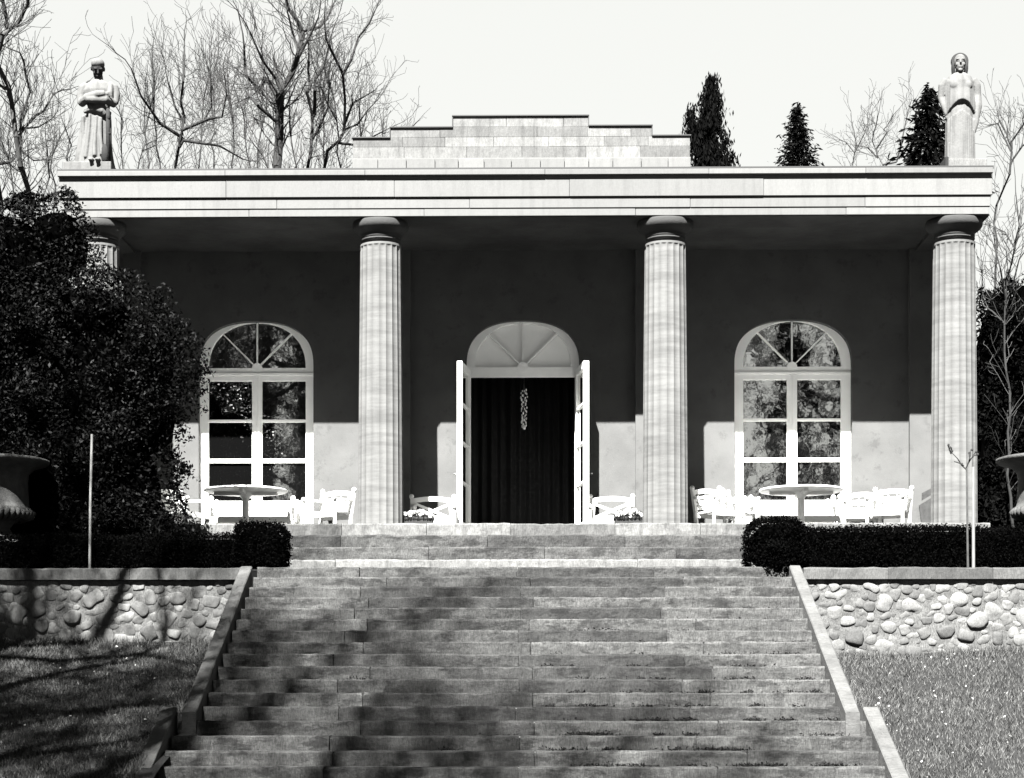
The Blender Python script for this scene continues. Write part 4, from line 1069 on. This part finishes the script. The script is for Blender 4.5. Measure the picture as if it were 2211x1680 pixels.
# conifers
def conifer(label, px, top, base_py, hw, Y, seed, n, droop, leaf=.22, irregular=0.0, side=None, gap=.0):
    r_ = random.Random(seed); x, zt_ = W(px, top, Y); zb_ = TERR; k = Y / F; zv = WZ(base_py, Y)
    t = thing('conifer_tree', label, 'tree', (x, Y, TERR), 'dark conifers behind the roof')
    MB().tube([(x, Y, TERR - .05), (x, Y, (zt_ + zb_) / 2), (x, Y, zt_ - .1)], [.22, .12, .015], 8).build('trunk', M['bark'], t)
    pts = []; dirs = []; Hh = zt_ - zv; full = zt_ - zb_
    for i in range(n):
        u = r_.random() ** .62                        # 0 top .. 1 at the roof line and on below
        u *= 1.7
        z = zt_ - Hh * u
        if z < TERR + .4: continue
        w = hw * k * (min(1.25, u ** .85)) * (1 + irregular * math.sin(11 * u + seed) * .6 + irregular * math.sin(23 * u + 2) * .4)
        whorl = .5 + .5 * math.cos(2 * math.pi * (u * 9 + .05 * r_.random()))
        a = r_.uniform(0, 2 * math.pi); am = .75 + .25 * math.sin(5 * a + 7 * u * 3)
        rr = (w * am * (.45 + .55 * whorl) + .06) * r_.random() ** .5
        pts.append((x + rr * math.cos(a) + r_.gauss(0, .04), Y + rr * math.sin(a), z - droop * rr * r_.uniform(.2, 1) + r_.gauss(0, .05)))
        dirs.append((math.cos(a) * (1.2 - droop), math.sin(a) * (1.2 - droop), -.3 - 1.6 * droop))
    if side:
        for (sx, sy, n2) in side:                     # hanging side boughs
            X, Z = W(sx, sy, Y)
            for i in range(n2):
                v = r_.random(); pts.append((X + r_.gauss(0, .07 + .09 * v), Y + r_.gauss(0, .12), Z - v * .9 + r_.gauss(0, .05))); dirs.append((0, 0, -2))
    leaves('crown', pts, leaf, M['conifer'], t, .28, seed, dirs, .55)
    return t
conifer('weeping narrow conifer right beside the attic, darkest against the sky', 1533, 165, 356, 35, 44, 91, 12000, .8, .15, .5, [(1492, 236, 420), (1500, 262, 500), (1508, 290, 400), (1562, 290, 400), (1543, 200, 300), (1522, 205, 300), (1540, 168, 260), (1530, 172, 160), (1572, 330, 350)])
conifer('small pointed spruce alone between the weeping conifer and the woman statue', 1721, 224, 356, 62, 46, 92, 4600, .1, .15, .15)
conifer('broad dark spruce partly behind the woman statue', 2003, 186, 356, 100, 46, 93, 3800, .15, .24, .35)
# ------------------------------------------------------------------ the garden trees in front of the house (they shade the steps and show in the panes)
def clear(p):                                         # these trees stand beside the view, none of their boughs hangs across it
    D = p[1] * math.cos(PHI) - p[0] * math.sin(PHI)
    if D < .5: return True
    L = p[0] * math.cos(PHI) + p[1] * math.sin(PHI)
    return not (-60 < CX + F * L / D < 2270 and CY - F * (p[2] - EYE) / D > -60)
def big_tree(label, x, y, h, seed, group, lean=0.0, tw=2.6, per_m=1.1, z0=0.0, rad=.34, nl=7, dens=.9, up=.05, spreadk=.55, first=.3, rmin=.010):
    r_ = random.Random(seed); limbs = []
    top = (x + lean, y, z0 + h)
    trunk = [(x, y, z0 - .05), (x + lean * .2 + .1, y + .1, z0 + h * .3), (x + lean * .6 - .15, y, z0 + h * .62), top]
    limbs.append((trunk, rad, rad * .25))
    for i in range(nl):
        u = first + (1 - first - .1) * i / nl; a = r_.uniform(0, 6.28) if i else 1.0
        b = [trunk[0][q] + (trunk[-1][q] - trunk[0][q]) * u for q in range(3)]
        L = h * spreadk * (1.1 - .6 * u)
        pts_ = [tuple(b)]
        for s_ in (.35, .7, 1.0):
            pts_.append((b[0] + math.cos(a + r_.uniform(-.2, .2)) * L * s_, b[1] + math.sin(a + r_.uniform(-.2, .2)) * L * s_, b[2] + L * (.25 * s_ + .45 * s_ * s_) + r_.uniform(-.3, .3)))
        limbs.append((pts_, rad * .42, rad * .12))
    return bare_tree(label, 0, limbs, seed, group, tw, per_m, rmin, up, dens=dens, world=True, start=first, ok=clear)
GS = 'old garden trees before the house'
big_tree('old bare tree before the house, mirrored in the left window', -8.4, 1.5, 27, 101, GS, .2, 2.6, 2.3, nl=13, spreadk=.23, first=.22, rad=.4)
big_tree('second bare garden tree whose branches shade the left lawn', -12.2, .5, 27, 102, GS, .4, 3.0, 2.3, nl=12, spreadk=.30, first=.3, rad=.4)
big_tree('third bare garden tree shading the left half of the stairs', -7.6, -3.0, 30, 104, GS, .3, 2.8, 2.2, nl=12, spreadk=.24, first=.35, rad=.4)
big_tree('fourth bare garden tree shading the left curb and lawn', -11.2, 4.5, 24, 106, GS, .5, 3.0, 2.4, nl=12, spreadk=.30, first=.35, rad=.36)
big_tree('fifth bare garden tree beside the left lawn dappling the field stone wall', -8.9, 14.3, 18, 107, GS, -.2, 2.2, 2.4, nl=11, spreadk=.22, first=.4, rad=.3)
far = big_tree('distant bare garden tree mirrored behind the old tree in the left window', -9.5, -24, 20, 103, GS, .4, 3.2, 1.0, rmin=.02)
for x, y, sc, rz, lab in ((-15, -20, 1.0, 2.0, 'distant bare garden tree mirrored at the left edge of the left window'), (-5.5, -38, 1.1, 4.0, 'distant bare garden tree mirrored in the upper panes of the left window'),
                          (4, -34, 1.0, 1.0, 'distant bare garden tree facing the door across the garden'), (18, -36, 1.2, 3.0, 'distant bare garden tree mirrored at the right edge of the right window')):
    c = copy_tree(far); c["label"] = lab; c.location = (x, y, 0); c.rotation_euler = (0, 0, rz); c.scale = (sc, sc, sc)
GE = 'tall evergreens facing the house'
def tall_evergreen(label, x, y, h, hw, seed):
    r_ = random.Random(seed); t = thing('tall_evergreen', label, 'tree', (x, y, 0), GE)
    MB().tube([(x, y, -.05), (x + .1, y, h * .5), (x, y, h)], [.3, .18, .02], 9).build('trunk', M['bark'], t)
    pts = []; dirs = []; sg = Segs()
    for i in range(150):
        u = r_.random() ** .8; z = h * (1 - .92 * u); a = r_.uniform(0, 6.28); L = hw * (u ** .7) * r_.uniform(.6, 1.1) + .2
        p = np.array([x, y, z]); q = p + np.array([math.cos(a) * L, math.sin(a) * L, -.12 * L + .1])
        sg.add(p, (p + q) / 2 + np.array([0, 0, .12 * L]), .05, .035); sg.add((p + q) / 2 + np.array([0, 0, .12 * L]), q, .035, .012)
        for k in range(34):
            v = r_.uniform(.25, 1) ; c_ = p + (q - p) * v + np.array([0, 0, .12 * L * (1 - abs(2 * v - 1))]); hang = r_.random() ** 1.3
            pts.append((c_[0] + r_.gauss(0, .16), c_[1] + r_.gauss(0, .16), c_[2] - hang * .9)); dirs.append((0, 0, -2.2))
    sg.build('limbs', M['bark'], t, 4)
    leaves('crown', pts, .34, M['conifer'], t, .25, seed, dirs, .4)
    return t
ev = tall_evergreen('tall weeping evergreen mirrored in the middle of the right window', 11.6, -19, 20, 3.1, 5)
for x, y, sc, rz, lab in ((15.2, -23, 1.05, 2.1, 'tall weeping evergreen mirrored in the right half of the right window'), (8.6, -26, .95, 4.0, 'tall weeping evergreen mirrored in the left half of the right window'),
                          (-10.6, -4, .72, 1.0, 'shorter evergreen mirrored in the left panes of the left window'), (-11.6, 12.0, 1.12, 3.0, 'tall evergreen beside the left lawn that shades the wall and shrub'), (21, -30, 1.2, 5.0, 'tallest weeping evergreen at the far right end of the garden')):
    c = copy_tree(ev); c["label"] = lab; c.location = (x, y, 0); c.rotation_euler = (0, 0, rz); c.scale = (sc, sc, sc)
